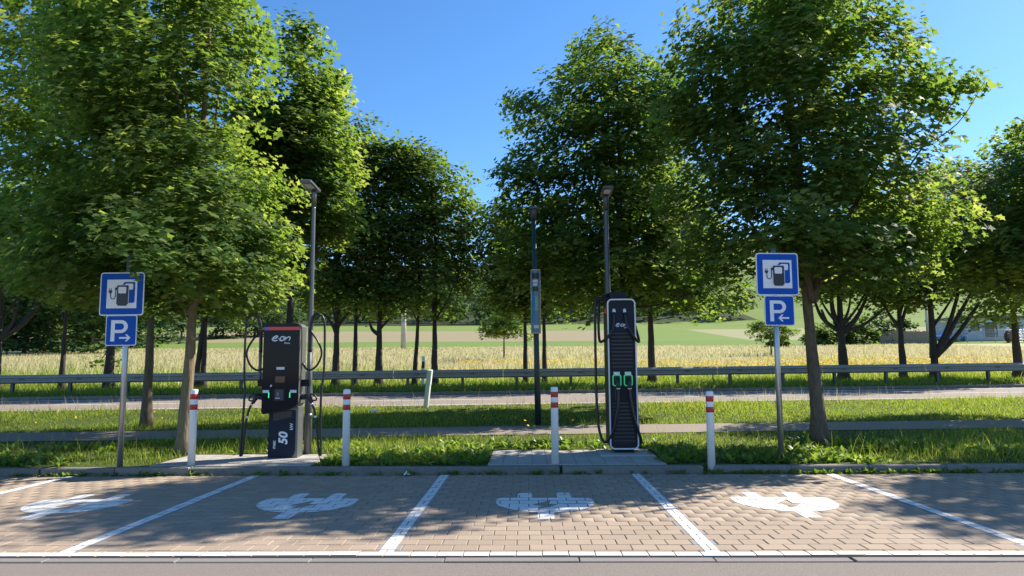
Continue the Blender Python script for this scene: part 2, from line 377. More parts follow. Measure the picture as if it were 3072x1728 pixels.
# near asphalt and concrete edge strip
MB().add([(-60, -40, -.02), (60, -40, -.02), (60, 5.30, -.02), (-60, 5.30, -.02)], [(0, 1, 2, 3)]).build('access_road', ASPH)['kind'] = 'structure'
es = structure('edging_strip')
em = MB().box(0, .995, 5.302, 5.409, -.06, -.010, .006).mesh('edging_stone', EDGEM)
for k in range(-12, 13): link('edging_stone', em, es, (k + .37, RNG.normal(0, .0015), RNG.normal(0, .0015)), (0, 0, RNG.normal(0, .0012)))

# ------------------------------------------------------------------ paved parking bays, paver by paver
bays = structure('pavement')
LINES = [-8.601 + 2.5 * i for i in range(8)]
PX0, PX1, PY0, ROWD, BW = -11.0, 11.4, 5.413, .1652, .2
JW = .0042
MB().add([(PX0 - 2, PY0, -.0095), (PX1 + 2, PY0, -.0095), (PX1 + 2, 9.40, -.0095), (PX0 - 2, 9.40, -.0095)], [(0, 1, 2, 3)]).build('joint_bedding', JOINT, bays)
def paver_geo(dx, dy, h=.03, bv=.005):
    a, c = dx / 2, dy / 2
    r_ = lambda i, z: [(-a + i, -c + i, z), (a - i, -c + i, z), (a - i, c - i, z), (-a + i, c - i, z)]
    vs = r_(0, -h) + r_(0, -bv * .8) + r_(bv, 0)
    fs = [(8, 9, 10, 11)] + [(4 * k + i, 4 * k + (i + 1) % 4, 4 * k + 4 + (i + 1) % 4, 4 * k + 4 + i) for k in range(2) for i in range(4)]
    return np.array(vs), fs
pv, pf = paver_geo(BW - JW, ROWD - JW)
pm_b = MB().add(pv, pf).mesh('paver', PAVER); pm_g = MB().add(pv, pf).mesh('paver', PAVER_G)
cells = []
NROW = int((9.378 - PY0) / ROWD)
for r_ in range(NROW):
    y = PY0 + (r_ + .5) * ROWD
    off = LINES[0] + (.1 if r_ % 2 else 0)
    k0 = int((PX0 - off) / BW)
    for k in range(k0, k0 + int((PX1 - PX0) / BW)):
        x = off + k * BW
        grey = min(abs(x - l) for l in LINES) < .03
        cells.append((x, y, grey))
wobble = lambda x, y: .0018 * math.sin(x * 1.3 + y * .7) + .0012 * math.sin(x * 3.1 - y * 2.2)
def cscore(c): 
    hx = abs(c[0] + .02 * c[1]); inside = hx < c[1] * .735 + .12
    return (0 if inside else 10) + c[1] + abs(c[0]) * .01
order = sorted(range(len(cells)), key=lambda i: cscore(cells[i]))
ind = set(order[:300])
topz = {}
rest = {False: [], True: []}
for i, (x, y, g) in enumerate(cells):
    z = wobble(x, y) + RNG.normal(0, .0009); topz[i] = z
    dx, dy, rz = RNG.normal(0, .0008), RNG.normal(0, .0008), RNG.normal(0, .004)
    if i in ind: link('paver', pm_g if g else pm_b, bays, (x + dx, y + dy, z), (RNG.normal(0, .0025), RNG.normal(0, .0025), rz))
    else: rest[g].append((x + dx, y + dy, z, rz))
for g, m in ((False, PAVER), (True, PAVER_G)):
    L_ = np.array(rest[g])
    c, s_ = np.cos(L_[:, 3]), np.sin(L_[:, 3]); o0 = np.zeros_like(c); o1 = np.ones_like(c)
    rot = np.stack([np.stack([c, -s_, o0], 1), np.stack([s_, c, o0], 1), np.stack([o0, o0, o1], 1)], 1)
    q = link('paver', many('paver', pv, pf, L_[:, :3], rot, np.ones(len(L_)), RNG.random(len(L_)), m), bays); q['kind'] = 'stuff'
# painted marks lie on the pavers, broken at every joint
def inside(poly, x, y):
    c = False; j = len(poly) - 1
    for i in range(len(poly)):
        if (poly[i][1] > y) != (poly[j][1] > y) and x < (poly[j][0] - poly[i][0]) * (y - poly[i][1]) / (poly[j][1] - poly[i][1]) + poly[i][0]: c = not c
        j = i
    return c
def paint(name, outer, holes=(), label=None):
    xs = [p[0] for p in outer]; ys = [p[1] for p in outer]
    hw, hh = (BW - JW) / 2 - .0028, (ROWD - JW) / 2 - .0028
    vs, es_ = [], []
    def loop(pts):
        o = len(vs); vs.extend(Vector(p) for p in pts); n = len(pts); es_.extend((o + i, o + (i + 1) % n) for i in range(n))
    loop(outer)
    for h in holes: loop(h)
    br = [i for i, (x, y, g) in enumerate(cells) if min(xs) - .2 < x < max(xs) + .2 and min(ys) - .2 < y < max(ys) + .2]
    for i in br:
        x, y, g = cells[i]; loop([(x - hw, y - hh), (x + hw, y - hh), (x + hw, y + hh), (x - hw, y + hh)])
    co, ed, fa, *_ = delaunay_2d_cdt(vs, es_, [], 0, 1e-5)
    q = MB(); vid = {}
    for f in fa:
        cx = sum(co[i][0] for i in f) / 3; cy = sum(co[i][1] for i in f) / 3
        if not inside(outer, cx, cy) or any(inside(h, cx, cy) for h in holes): continue
        hit = next((i for i in br if abs(cells[i][0] - cx) < hw and abs(cells[i][1] - cy) < hh), None)
        if hit is None: continue
        q.v += [(co[i][0], co[i][1], topz[hit] + .0032) for i in f]; k = len(q.v); q.f.append((k - 3, k - 2, k - 1)); q.mi.append(0); q.sm.append(False)
    o = q.build(name, PAINT, bays)
    if label: o['label'] = label
    return o
for l in LINES: paint('bay_line', [(l - .055, 5.52), (l + .055, 5.52), (l + .055, 9.375), (l - .055, 9.375)])
paint('front_line', [(-10.9, PY0 + .001), (11.2, PY0 + .001), (11.2, 5.512), (-10.9, 5.512)], label='long white line along the front of the bays')
PLUG = [(-0.456, 0.219), (-0.269, 0.22), (-0.272, 0.445), (-0.25, 0.515), (-0.134, 0.52), (-0.115, 0.455), (-0.115, 0.217), (0.151, 0.213), (0.158, 0.458), (0.18, 0.515), (0.292, 0.513), (0.311, 0.45), (0.307, 0.211), (0.488, 0.196), (0.526, 0.129), (0.53, -0.004), (0.515, -0.168), (0.466, -0.29), (0.366, -0.424), (0.254, -0.488), (0.097, -0.531), (0.089, -0.812), (-0.071, -0.81), (-0.064, -0.516), (-0.178, -0.482), (-0.287, -0.422), (-0.386, -0.313), (-0.461, -0.189), (-0.49, -0.063), (-0.494, 0.087), (-0.483, 0.172)]
BOLT = [(0.08, 0.086), (-0.05, -0.069), (-0.119, -0.177), (-0.024, -0.213), (-0.047, -0.344), (0.044, -0.284), (0.151, -0.134), (0.06, -0.107)]
for i, dx in ((1, .05), (2, .0), (3, .0), (4, -.02)):
    cx = LINES[i] + 1.25 + dx
    paint('plug_symbol', [(x + cx, y + 7.5) for x, y in PLUG], [[(x + cx, y + 7.5) for x, y in BOLT]])

# kerb along the bays, one stone per metre
kb = structure('kerb')
km = MB().box(0, .992, 9.383, 9.523, -.1, .1, .012).mesh('kerb_stone', KERBM)
for k in range(-14, 15):
    x = k * 1.0 + .44
    if abs(x - 1.44) < .1: 
        continue                                                    # the stone beside the fourth bollard is short
    gap = RNG.uniform(0, .004)
    link('kerb_stone', km, kb, (x + gap, RNG.normal(0, .003), RNG.normal(-.002, .003)), (0, RNG.normal(0, .002), RNG.normal(0, .0025)))
MB().box(1.44, 2.29, 9.383, 9.523, -.1, .099, .012).build('kerb_stone', KERBM, kb)

# charger pads
def pad(x0, x1, y0, y1, slab=None, z=.108):
    p = structure('paved_pad')
    MB().box(x0, x1, y0, y1, .02, z - .012).build('pad_bedding', JOINT, p)
    v_, f_ = paver_geo(.196, .196); pm = MB().add(v_, f_).mesh('paver', PAVER_P)
    for i in range(int((x1 - x0) / .2)):
        for j in range(int((y1 - y0) / .2)):
            x, y = x0 + .1 + i * .2, y0 + .1 + j * .2
            if slab and slab[0] - .08 < x < slab[1] + .08 and y > slab[2] - .08: continue
            link('paver', pm, p, (x, y, z + RNG.normal(0, .0015)), (RNG.normal(0, .003), RNG.normal(0, .003), RNG.normal(0, .006)))
    if slab: MB().box(slab[0], slab[1], slab[2], slab[3], .02, z + .012, .008).build('foundation_slab', CONC, p)
    return p
pad(-5.15, -2.95, 9.53, 10.75)
pad(-.55, 1.85, 9.53, 11.13, (1.05, 1.85, 10.33, 11.13))

# ------------------------------------------------------------------ grass, weeds, meadow
BLADE = np.array([(-.5, 0, 0), (.5, 0, 0), (-.36, .55, .06), (.36, .55, .06), (0, 1, .30)], float); BLADE_P = [(0, 1, 3, 2), (2, 3, 4)]
BLADE1 = np.array([(-.5, 0, 0), (.5, 0, 0), (0, 1, .25)], float)
def noise2(x, y, seed=0):
    r = np.random.default_rng(seed); o = np.zeros_like(x)
    for k in range(10):
        a = r.uniform(0, 6.28); f = r.uniform(.4, 2.2) ; o += np.sin((x * math.cos(a) + y * math.sin(a)) * f + r.uniform(0, 6.28))
    return o / 4.5
def blades(name, X, Y, h, wd, m, var, lean=.35, simple=False):
    n = len(X); P = np.stack([X, Y, gz(X, Y) - .01], 1)
    a = RNG.uniform(0, 6.2832, n); tip = np.stack([RNG.normal(0, lean, n), RNG.normal(0, lean, n), np.ones(n)], 1)
    nr_ = np.stack([np.cos(a), np.sin(a), np.zeros(n)], 1)
    sc = np.stack([wd, h, h], 1)
    return link(name, many(name, BLADE1 if simple else BLADE, [(0, 1, 2)] if simple else BLADE_P, P, frames(nr_, tip), sc, var, m))
def scatter(n, xa, xb, f):
    X = RNG.uniform(xa, xb, n); t = RNG.random(n); ya, yb = f(X); return X, ya + (yb - ya) * t
def on_pad(X, Y): return ((X > -5.17) & (X < -2.93) & (Y < 10.77)) | ((X > -.57) & (X < 1.87) & (Y < 11.15))
cl = lambda X: .07 * np.clip(X, -45, 45)
# strip by the kerb
X, Y = scatter(60000, -10.5, 10.5, lambda X: (np.full_like(X, 9.54), 13.08 + cl(X)))
k = ~on_pad(X, Y); X, Y = X[k], Y[k]
edge = np.clip((Y - 9.5) / .5, .25, 1); nz = noise2(X, Y, 3)
h = np.clip(RNG.gamma(4, .020, len(X)) * (1 + .75 * nz) * edge * np.where(Y < 11.4, 1.0, .7) * np.where(X > 1.8, .8, 1.1), .02, .30)
tag(blades('grass', X, Y, h, RNG.uniform(.006, .013, len(X)), GRASS, np.clip(RNG.normal(.45, .24, len(X)) + .12 * nz, 0, 1), .5),
    'unmown grass with seed stalks between the kerb and the footpath', 'grass', kind='stuff')
X, Y = scatter(1500, -10.5, 10.5, lambda X: (np.full_like(X, 9.7), 12.9 + cl(X)))
k = ~on_pad(X, Y) & (noise2(X, Y, 5) > -.1); X, Y = X[k], Y[k]
tag(blades('tall_grass', X, Y, RNG.uniform(.15, .42, len(X)), RNG.uniform(.003, .006, len(X)), GRASS, RNG.uniform(.5, 1, len(X)), .28),
    'thin tall grass stalks standing out of the kerb strip', 'grass', kind='stuff')
# lawn between path and road
X, Y = scatter(95000, -17, 16, lambda X: (14.6 + cl(X), 19.3 + cl(X)))
nz = noise2(X, Y, 8); h = np.clip(RNG.gamma(4, .014, len(X)) * (1 + .6 * nz), .02, .24)
tag(blades('grass', X, Y, h, RNG.uniform(.010, .019, len(X)), GRASS, np.clip(RNG.normal(.5, .22, len(X)) + .12 * nz, 0, 1), .45),
    'sunlit lawn between the footpath and the road', 'grass', kind='stuff')
X, Y = scatter(1100, -17, 16, lambda X: (18.2 + cl(X), 19.4 + cl(X)))
tag(blades('tall_grass', X, Y, RNG.uniform(.2, .5, len(X)), RNG.uniform(.005, .01, len(X)), HAY, RNG.uniform(.3, .9, len(X)), .25),
    'thin dry stalks along the near road edge', 'grass', kind='stuff')
# verge under the guardrail and tree row
X, Y = scatter(60000, -27, 27, lambda X: (24.55 + cl(X), 31 + cl(X)))
nz = noise2(X, Y, 11); h = np.clip(RNG.gamma(5, .03, len(X)) * (1 + .4 * nz), .05, .4)
tag(blades('grass', X, Y, h, RNG.uniform(.014, .03, len(X)), GRASS, np.clip(RNG.normal(.45, .22, len(X)) + .1 * nz, 0, 1), .4),
    'long grass around the guardrail posts and under the tree row', 'grass', kind='stuff')
# hay meadow: green at its near edge, straw coloured beyond
X = RNG.uniform(-52, 52, 90000); t = RNG.random(len(X)) ** 1.6; Y = 30 + 60 * t + cl(X); k = np.abs(X) < Y * .8 + 2; X, Y = X[k], Y[k]
nz = noise2(X * .4, Y * .4, 13); far = np.clip((Y - 30) / 10, 0, 1)
h = np.clip(RNG.normal(.42, .12, len(X)) * (1 + .2 * nz) * (1 - .45 * np.clip((Y - 40) / 30, 0, 1)), .12, .8); wd = RNG.uniform(.02, .045, len(X)) * (1 + (Y - 30) / 40)
green = (Y - cl(X) + nz * 2.5 + RNG.normal(0, 3, len(X)) + .15 * X) < 38
k = green
tag(blades('meadow_grass', X[k], Y[k], h[k], wd[k], GRASS, np.clip(RNG.normal(.5, .25, k.sum()), 0, 1), .3, True), 'green fringe of the hay meadow behind the guardrail', 'meadow', kind='stuff')
k = ~green
tag(blades('hay_meadow', X[k], Y[k], h[k], wd[k], HAY, np.clip(RNG.normal(.5, .26, k.sum()) + .2 * nz[k], 0, 1), .3, True), 'straw coloured hay meadow in front of the hillside fields', 'meadow', kind='stuff')
# yellow flowers
PETAL = np.array([(math.cos(t) * (1 if i % 2 else .72), math.sin(t) * (1 if i % 2 else .72), .1) for i, t in enumerate(np.linspace(0, 2 * math.pi, 9)[:-1])] + [(0, 0, 0)])
def flowers(label, X, Y, hh, r_):
    n = len(X); P = np.stack([X, Y, gz(X, Y) + hh], 1); nrm = np.stack([RNG.normal(0, .5, n), RNG.normal(-.5, .5, n), np.ones(n)], 1)
    tip = RNG.normal(0, 1, (n, 3)); me = many('flowers', PETAL, [(i, (i + 1) % 8, 8) for i in range(8)], P, frames(nrm, tip), r_, RNG.random(n), YELLOW)
    return tag(link('flowers', me), label, 'flowers', kind='stuff')
X, Y = scatter(260, -16, 15, lambda X: (15 + cl(X), 19 + cl(X))); flowers('small yellow dandelions scattered over the lawn', X, Y, RNG.uniform(.08, .2, len(X)), RNG.uniform(.015, .026, len(X)))
X = RNG.uniform(-4, 34, 9000); Y = 31.5 + 10 * RNG.random(9000) ** 1.6 + cl(X); k = noise2(X * .35, Y * .6, 21) > .12 - .014 * X; X, Y = X[k], Y[k]
flowers('band of yellow blossoms in the near part of the meadow', X, Y, RNG.uniform(.38, .58, len(X)), RNG.uniform(.025, .05, len(X)))
fx = []
for x, y in ((.35, 11.3), (.5, 11.2), (.72, 11.3), (-.05, 11.5), (.0, 11.6), (.1, 11.4), (4.0, 10.7), (4.1, 10.6), (4.45, 11.6), (4.9, 11.9), (4.35, 11.1), (-6.6, 10.2), (2.9, 10.6), (3.1, 10.7)): fx.append((x, y))
fx = np.array(fx); flowers('tall yellow hawkweed blossoms near the kerb strip posts', fx[:, 0], fx[:, 1], RNG.uniform(.3, .45, len(fx)), np.full(len(fx), .026))

# broad leaved weeds
WLEAF = np.array([(0, 0, 0), (-.30, .35, .10), (.30, .35, .10), (-.34, .65, .06), (.34, .65, .06), (0, 1, -.12), (0, .5, .02)], float)
WPOLY = [(0, 6, 1), (0, 2, 6), (1, 6, 3), (2, 4, 6), (3, 6, 5), (6, 4, 5)]
def weeds(name, label, C, n_each, size, zoff=None):
    pos, nrm, tip, sc, va = [], [], [], [], []
    for i, (x, y) in enumerate(C):
        z = (g1(x, y) if zoff is None else zoff); n = RNG.integers(*n_each); s0 = size * RNG.uniform(.6, 1.35); v0 = RNG.uniform(.1, .8)
        for j in range(n):
            a = RNG.uniform(0, 6.283); el = RNG.uniform(.25, 1.25); d = np.array([math.cos(a) * math.cos(el), math.sin(a) * math.cos(el), math.sin(el)])
            pos.append((x + .03 * d[0], y + .03 * d[1], z)); tip.append(d); nrm.append(np.array([-math.cos(a) * math.sin(el), -math.sin(a) * math.sin(el), math.cos(el)]) + RNG.normal(0, .25, 3))
            sc.append(s0 * RNG.uniform(.6, 1.2)); va.append(np.clip(v0 + RNG.normal(0, .18), 0, 1))
    sc = np.array(sc); me = many(name, WLEAF, WPOLY, np.array(pos), frames(np.array(nrm), np.array(tip)), np.stack([sc * .62, sc, sc], 1), np.array(va), WEED)
    return tag(link(name, me), label, 'weeds', kind='stuff')
X, Y = scatter(2600, -10, 10, lambda X: (np.full_like(X, 9.60), 11.8 + 0 * X)); k = ~on_pad(X, Y) & (noise2(X, Y, 31) > -.5 + .35 * (Y > 11)) & ((X > -2.9) | (RNG.random(len(X)) < .3)); C = np.stack([X[k], Y[k]], 1)
weeds('weeds', 'broad leaved dock and dandelion weeds growing behind the kerb', C, (5, 10), .118)
C = [(x, 9.36 + RNG.normal(0, .008)) for x in np.concatenate([RNG.uniform(-9, 9, 260), RNG.normal(-6.15, .12, 12), RNG.normal(-5.2, .15, 10), RNG.uniform(2.5, 6.5, 110)])]
weeds('weeds', 'little weeds rooted in the joint at the foot of the kerb', C, (3, 8), .065, .0)
C = [(RNG.uniform(-9, 9), RNG.uniform(8.6, 9.3)) for _ in range(16)]
weeds('weeds', 'tiny weeds sprouting from joints between the pavers', C, (3, 6), .028, .0)

# ------------------------------------------------------------------ trees
LF = [(0, -.05), (.58, -.20), (.44, .14), (.97, .40), (.38, .56), (0, 1.12)]
LF = LF + [(-x, y) for x, y in LF[-2:0:-1]]
LEAF_N = np.array([(x, y, -.16 * abs(x) - .10 * max(y - .4, 0)) for x, y in LF]); LEAF_NP = [tuple(range(len(LF)))]
LM = [(0, -.1), (.55, -.1), (.9, .40), (.38, .5), (0, 1.1), (-.38, .5), (-.9, .40), (-.55, -.1)]
LEAF_M = np.array([(x, y, -.15 * abs(x)) for x, y in LM]); LEAF_MP = [tuple(range(8))]
LEAF_S = np.array([(0, -.2, 0), (.75, .35, -.14), (0, 1.0, -.05), (-.75, .35, -.14)]); LEAF_SP = [(0, 1, 2), (0, 2, 3)]
LOD = {0: (LEAF_N, LEAF_NP), 1: (LEAF_M, LEAF_MP), 2: (LEAF_S, LEAF_SP)}

def crown_mesh(name, trunk, blobs, n, lsize, lod, m, rng, spray_r=.38, per=22, keep=()):
    """blobs: (cx, cy, cz, rx, ry, rz) in metres around which sprays of leaves are spread"""
    B = np.array(blobs); vol = B[:, 3] * B[:, 5] * B[:, 4] ** .6; pr = vol / vol.sum()
    ns = max(8, n // per); bi = rng.choice(len(B), ns, p=pr)
    d = rng.normal(0, 1, (ns, 3)); d /= np.linalg.norm(d, axis=1, keepdims=True)
    rr = rng.random(ns) ** (1 / 2.6); rr = np.where(rng.random(ns) < .10, rr + rng.uniform(.05, .28, ns), rr); c = B[bi, :3] + d * rr[:, None] * B[bi, 3:]
    axis = np.array([trunk[0], trunk[1]]); out = np.zeros((ns, 3)); out[:, :2] = c[:, :2] - axis; out /= np.linalg.norm(out, axis=1, keepdims=True) + .3
    out[:, 2] = rng.normal(-.12, .25, ns)
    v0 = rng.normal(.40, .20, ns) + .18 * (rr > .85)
    i = np.repeat(np.arange(ns), per); k = len(i)
    t = rng.random(k); side = rng.normal(0, 1, k)
    a = rng.uniform(0, 6.283, k); rad = np.sqrt(rng.random(k)) * spray_r * rng.uniform(.6, 1.3, ns)[i]
    P = c[i] + np.stack([np.cos(a) * rad, np.sin(a) * rad, rng.normal(0, .09, k) * spray_r / .38 - .22 * rad], 1)
    P += out[i] * (t * spray_r * .5)[:, None]
    nrm = np.stack([rng.normal(0, .36, k), rng.normal(0, .36, k), np.ones(k)], 1) + out[i] * .6
    ok = np.ones(k, bool)
    for kx0, kx1, ky, kz0, kz1 in keep: ok &= ~((P[:, 0] > kx0) & (P[:, 0] < kx1) & (P[:, 1] < ky) & (P[:, 2] > kz0) & (P[:, 2] < kz1))
    tip = out[i] * .8 + np.stack([np.cos(a), np.sin(a), np.full(k, -.45)], 1) * .8 + rng.normal(0, .3, (k, 3))
    ls = lsize * rng.uniform(.6, 1.25, k); va = np.clip(v0[i] + rng.normal(0, .14, k), 0, 1)
    return many(name, *LOD[lod], P[ok], frames(nrm, tip)[ok], ls[ok], va[ok], m)

def trunk_mesh(base, pts, r0_, r1_, limbs, m, n=12, rng=None, flare=1.35):
    q = MB(); path = smooth_path([base] + pts, 5); L_ = len(path)
    rad = [r0_ + (r1_ - r0_) * (i / (L_ - 1)) ** .8 for i in range(L_)]
    rad[0] *= flare; rad[1] *= 1 + (flare - 1) * .35
    path[0] = path[0] - np.array([0, 0, .06])
    o = len(q.v); q.tube(path, rad, n)
    for j in range(o, len(q.v)):                                    # uneven girth
        x, y, z = q.v[j]; c = path[min((j - o) // n, L_ - 1)]; f = 1 + .07 * math.sin(z * 5 + j % n * 1.7) + rng.normal(0, .025)
        q.v[j] = (c[0] + (x - c[0]) * f, c[1] + (y - c[1]) * f, z)
    for s0, e, ra, rb in limbs:
        s0, e = np.array(s0), np.array(e); mid = (s0 + e) / 2 + np.array([rng.normal(0, .1), rng.normal(0, .1), -.08 * np.linalg.norm(e - s0)])
        q.tube(smooth_path([s0, mid, e], 4), list(np.linspace(ra, rb, 9)), 6)
    return q
def tree(name, label, px, py_base, Y, blobs, n, lsize, lod, r0_, top, fork, bark, leaf, seed, group=None, base=None, depth=1.0, lean=(0, 0), spray_r=.40, per=44, extra_limbs=(), nl=.35, keep=()):
    rng = np.random.default_rng(seed)
    if base is None:
        p = at(px, py_base, Y); base = np.array([p[0], Y, g1(p[0], Y)])
    base = np.array(base, float)
    th = thing(name, label, 'tree', tuple(base), 0, group)
    cx0 = [at(q[0], q[1], Y)[0] - base[0] for q in blobs]
    sc = Y / 1750.0
    Rr = max(max(abs(c) + q[2] * sc * .6 for c, q in zip(cx0, blobs)), .8)
    W = []
    for q in blobs:
        c = at(q[0], q[1], Y); rx, rz = q[2] * sc, q[3] * sc
        dx = c[0] - base[0]; ry = max(.75 * rx, depth * .85 * math.sqrt(max(Rr * Rr - dx * dx, 0)))
        ry = min(ry, 1.5 * max(rx, rz) + .4)
        oy = rng.uniform(-.25, .25) * ry + (q[4] if len(q) > 4 else 0)
        W.append((dx, oy, c[2] - base[2], rx, ry, rz))
    mid = np.array([lean[0] * .4, lean[1] * .4, fork]); tp = np.array([lean[0], lean[1], top])
    limbs = []
    for i, bq in enumerate(W):
        e = np.array(bq[:3]); zs = min(max(fork, e[2] * .45), top * .85)
        t = zs / top; s0 = np.array([lean[0] * t, lean[1] * t, zs])
        if np.linalg.norm(e - s0) > .3: limbs.append((s0, e, r0_ * .30, r0_ * .06))
        for _ in range(int(round(4 * nl))):
            d = rng.normal(0, 1, 3); d /= np.linalg.norm(d); e2 = e + d * np.array(bq[3:]) * .75
            limbs.append((e * .7 + s0 * .3, e2, r0_ * .11, r0_ * .03))
    for (ex, ez, ra) in extra_limbs:
        c = at(ex, ez, Y); limbs.append((np.array([0, 0, fork * .9]), np.array([c[0] - base[0], rng.uniform(-.4, .4), c[2] - base[2]]), r0_ * ra, r0_ * .2))
    trunk_mesh(np.zeros(3), [mid * .5, mid, mid * .4 + tp * .6, tp], r0_, r0_ * .18, limbs, bark, rng=rng).build('trunk', bark, th)
    me = crown_mesh('crown', (0, 0), W, n, lsize, lod, leaf, rng, spray_r, per, keep)
    link('crown', me, th)['kind'] = 'stuff'
    return th

NEAR = 'maple trees on the strip beside the parking bays'
tree('maple_tree', 'big leafy maple rising behind the bollard beside the 50 kW charger', 460, 1140, 10.83,
     [(440, 650, 300, 110), (560, 560, 130, 140), (400, 440, 260, 170), (570, 700, 120, 75, -.5), (430, 230, 220, 180), (330, 730, 140, 60, -.6), (200, 600, 140, 130), (470, -10, 170, 150), (250, 150, 130, 150), (560, 60, 90, 110), (400, -230, 150, 130), (610, 640, 85, 100)],
     40000, .079, 0, .115, 9.0, 2.4, BARK_L, LEAF, 11, NEAR, lean=(.1, .1), keep=((-.75, .26, -.35, 1.5, 2.83),), extra_limbs=((540, 560, .55), (360, 560, .4)))
tree('maple_tree', 'tall maple with a straight brown trunk next to the left arrow parking sign', 2065, 1115, 11.79,
     [(1990, 60, 220, 120, .6), (2050, -60, 170, 75, .7), (2155, 200, 165, 150, .3), (1880, 250, 180, 160, .3), (2050, 430, 240, 150), (1830, 480, 150, 130), (2200, 420, 90, 110), (2395, 250, 78, 52), (2320, 215, 75, 42), (2265, 560, 150, 85), (1980, 600, 190, 90), (2170, 660, 160, 60), (1760, 110, 70, 100, .5), (1745, 270, 70, 110), (1800, 640, 90, 90)],
     39000, .080, 0, .135, 7.6, 2.6, BARK, LEAF, 12, NEAR, lean=(-.15, .3), depth=.68, extra_limbs=((2100, 480, .5), (1950, 520, .45)))
tree('maple_tree', 'maple with a rough shaded trunk on the lawn behind the right arrow parking sign', 367, 1068, 14.74,
     [(300, 560, 240, 170), (150, 400, 240, 190), (110, 130, 190, 190), (330, 260, 180, 170), (60, 640, 180, 110), (150, -90, 160, 140), (250, 700, 170, 80)],
     28000, .092, 1, .115, 8.8, 2.7, BARK, LEAF, 13, NEAR, spray_r=.42)
tree('maple_tree', 'maple with a pointed sunlit top standing behind the 50 kW charger', 724, 1000, 15.2,
     [(760, 190, 80, 100), (765, 90, 30, 45), (740, 340, 130, 120), (700, 500, 170, 110), (650, 330, 90, 120), (820, 420, 55, 80), (810, 550, 80, 50), (650, 640, 130, 80), (800, 240, 40, 70)],
     26000, .092, 1, .13, 7.6, 2.7, BARK_D, LEAF, 14, NEAR, spray_r=.42)
tree('maple_tree', 'broad maple standing behind the tall louvred charger', 1573, 1000, 18.0,
     [(1500, 170, 90, 90), (1495, 100, 35, 40), (1590, 200, 80, 80), (1440, 310, 140, 110), (1600, 330, 140, 120), (1380, 480, 125, 120), (1560, 500, 200, 140), (1420, 640, 150, 110), (1600, 670, 180, 90), (1730, 640, 120, 90), (1340, 620, 75, 90), (1320, 260, 45, 55), (1740, 735, 130, 50), (1480, 740, 110, 50), (1330, 480, 50, 120), (1660, 270, 60, 100), (1650, 500, 100, 120)],
     41000, .097, 1, .14, 8.8, 2.6, BARK_D, LEAF, 15, NEAR, spray_r=.45)
tree('maple_tree', 'maple beyond the end bay whose shade falls across the paving', 0, 0, 12.7,
     [(1325 + (13.5 + dx) / 12.7 * 1750, 915 - (z - 1.4) / 12.7 * 1750, r_ / 12.7 * 1750, rz / 12.7 * 1750) for dx, z, r_, rz in ((0, 4, 2.2, 1.0), (-.6, 5.6, 2.0, 1.1), (.7, 6, 1.9, 1.2), (0, 7.6, 1.6, 1.1), (0, 8.8, .9, .8), (-1.2, 4.4, 1.0, .8))],
     17000, .11, 2, .13, 8.6, 2.6, BARK, LEAF, 16, NEAR, base=(13.5, 12.7, g1(13.5, 12.7)))
tree('maple_tree', 'maple leaning its sunlit leaves into the picture above the many stemmed tree', 0, 0, 16.2,
     [(2405, 500, 70, 90), (2345, 620, 90, 80), (2470, 640, 100, 110), (2560, 500, 90, 130), (2300, 560, 70, 60), (2570, 660, 100, 90), (2660, 430, 110, 180), (2700, 620, 140, 130)],
     27000, .082, 1, .13, 6.2, 2.6, BARK, LEAF, 17, NEAR, base=(11.95, 16.2, g1(11.95, 16.2)), depth=.8)

ROWG = 'trees in the row beyond the guardrail'
def rowtree(px, label, blobs, r_, seed, n=6500, v=28.6, fork=2.6, bark=BARK_D, ls=.135, top=None, **kw):
    Y = v
    for _ in range(4): X = at(px, 930, Y)[0]; Y = v + .07 * X
    zt = max(at(q[0], q[1] - q[3] * .6, Y)[2] for q in blobs) - g1(X, Y)
    return tree('roadside_tree', label, px, 930, Y, blobs, n, ls, 2, r_, top or zt * .82, fork, bark, LEAF_D, seed, ROWG, spray_r=.6, per=26, **kw)
rowtree(-10, 'tree with low spreading limbs at the far left end of the row', [(60, 610, 150, 100), (-40, 500, 150, 130), (150, 690, 120, 60)], .22, 31, fork=2.2, extra_limbs=((110, 740, .5), (60, 760, .45), (130, 690, .4)))
rowtree(157, 'slim straight dark trunk between the left edge and the sign pole', [(160, 560, 130, 130), (170, 690, 120, 55), (230, 620, 90, 90)], .13, 32)
rowtree(275, 'thick trunk with leafy sprouts at its foot behind the sign pole', [(290, 590, 110, 130), (280, 720, 110, 60), (262, 900, 14, 30)], .22, 33)
rowtree(493, 'slanting slim trunk just right of the big maple trunk', [(500, 600, 130, 130), (540, 740, 110, 55)], .13, 34, lean=(.5, 0))
rowtree(512, 'upright slim trunk close beside the slanting one', [(560, 620, 120, 130), (600, 740, 110, 60)], .13, 35)
rowtree(845, 'forked dark trunk right of the grey lamp post', [(870, 380, 75, 85), (850, 540, 100, 120), (820, 700, 90, 80), (900, 330, 40, 40)], .18, 36, n=9000, fork=2.4, extra_limbs=((820, 790, .6), (875, 790, .6)))
rowtree(893, 'narrow trunk between two forked trees in the row', [(930, 430, 70, 90), (900, 600, 80, 110), (900, 720, 70, 70)], .13, 37)
rowtree(953, 'broad forked trunk with a thick leafy crown mid row', [(975, 430, 70, 85), (960, 580, 100, 110), (955, 720, 80, 75), (1000, 400, 50, 55)], .19, 38, n=9000, fork=2.3, extra_limbs=((930, 810, .55), (985, 800, .5)))
rowtree(1042, 'knobbly trunk leaning next to the black and white delineator', [(1050, 430, 70, 75), (1030, 580, 80, 110), (1010, 730, 60, 60)], .12, 39, lean=(.35, 0))
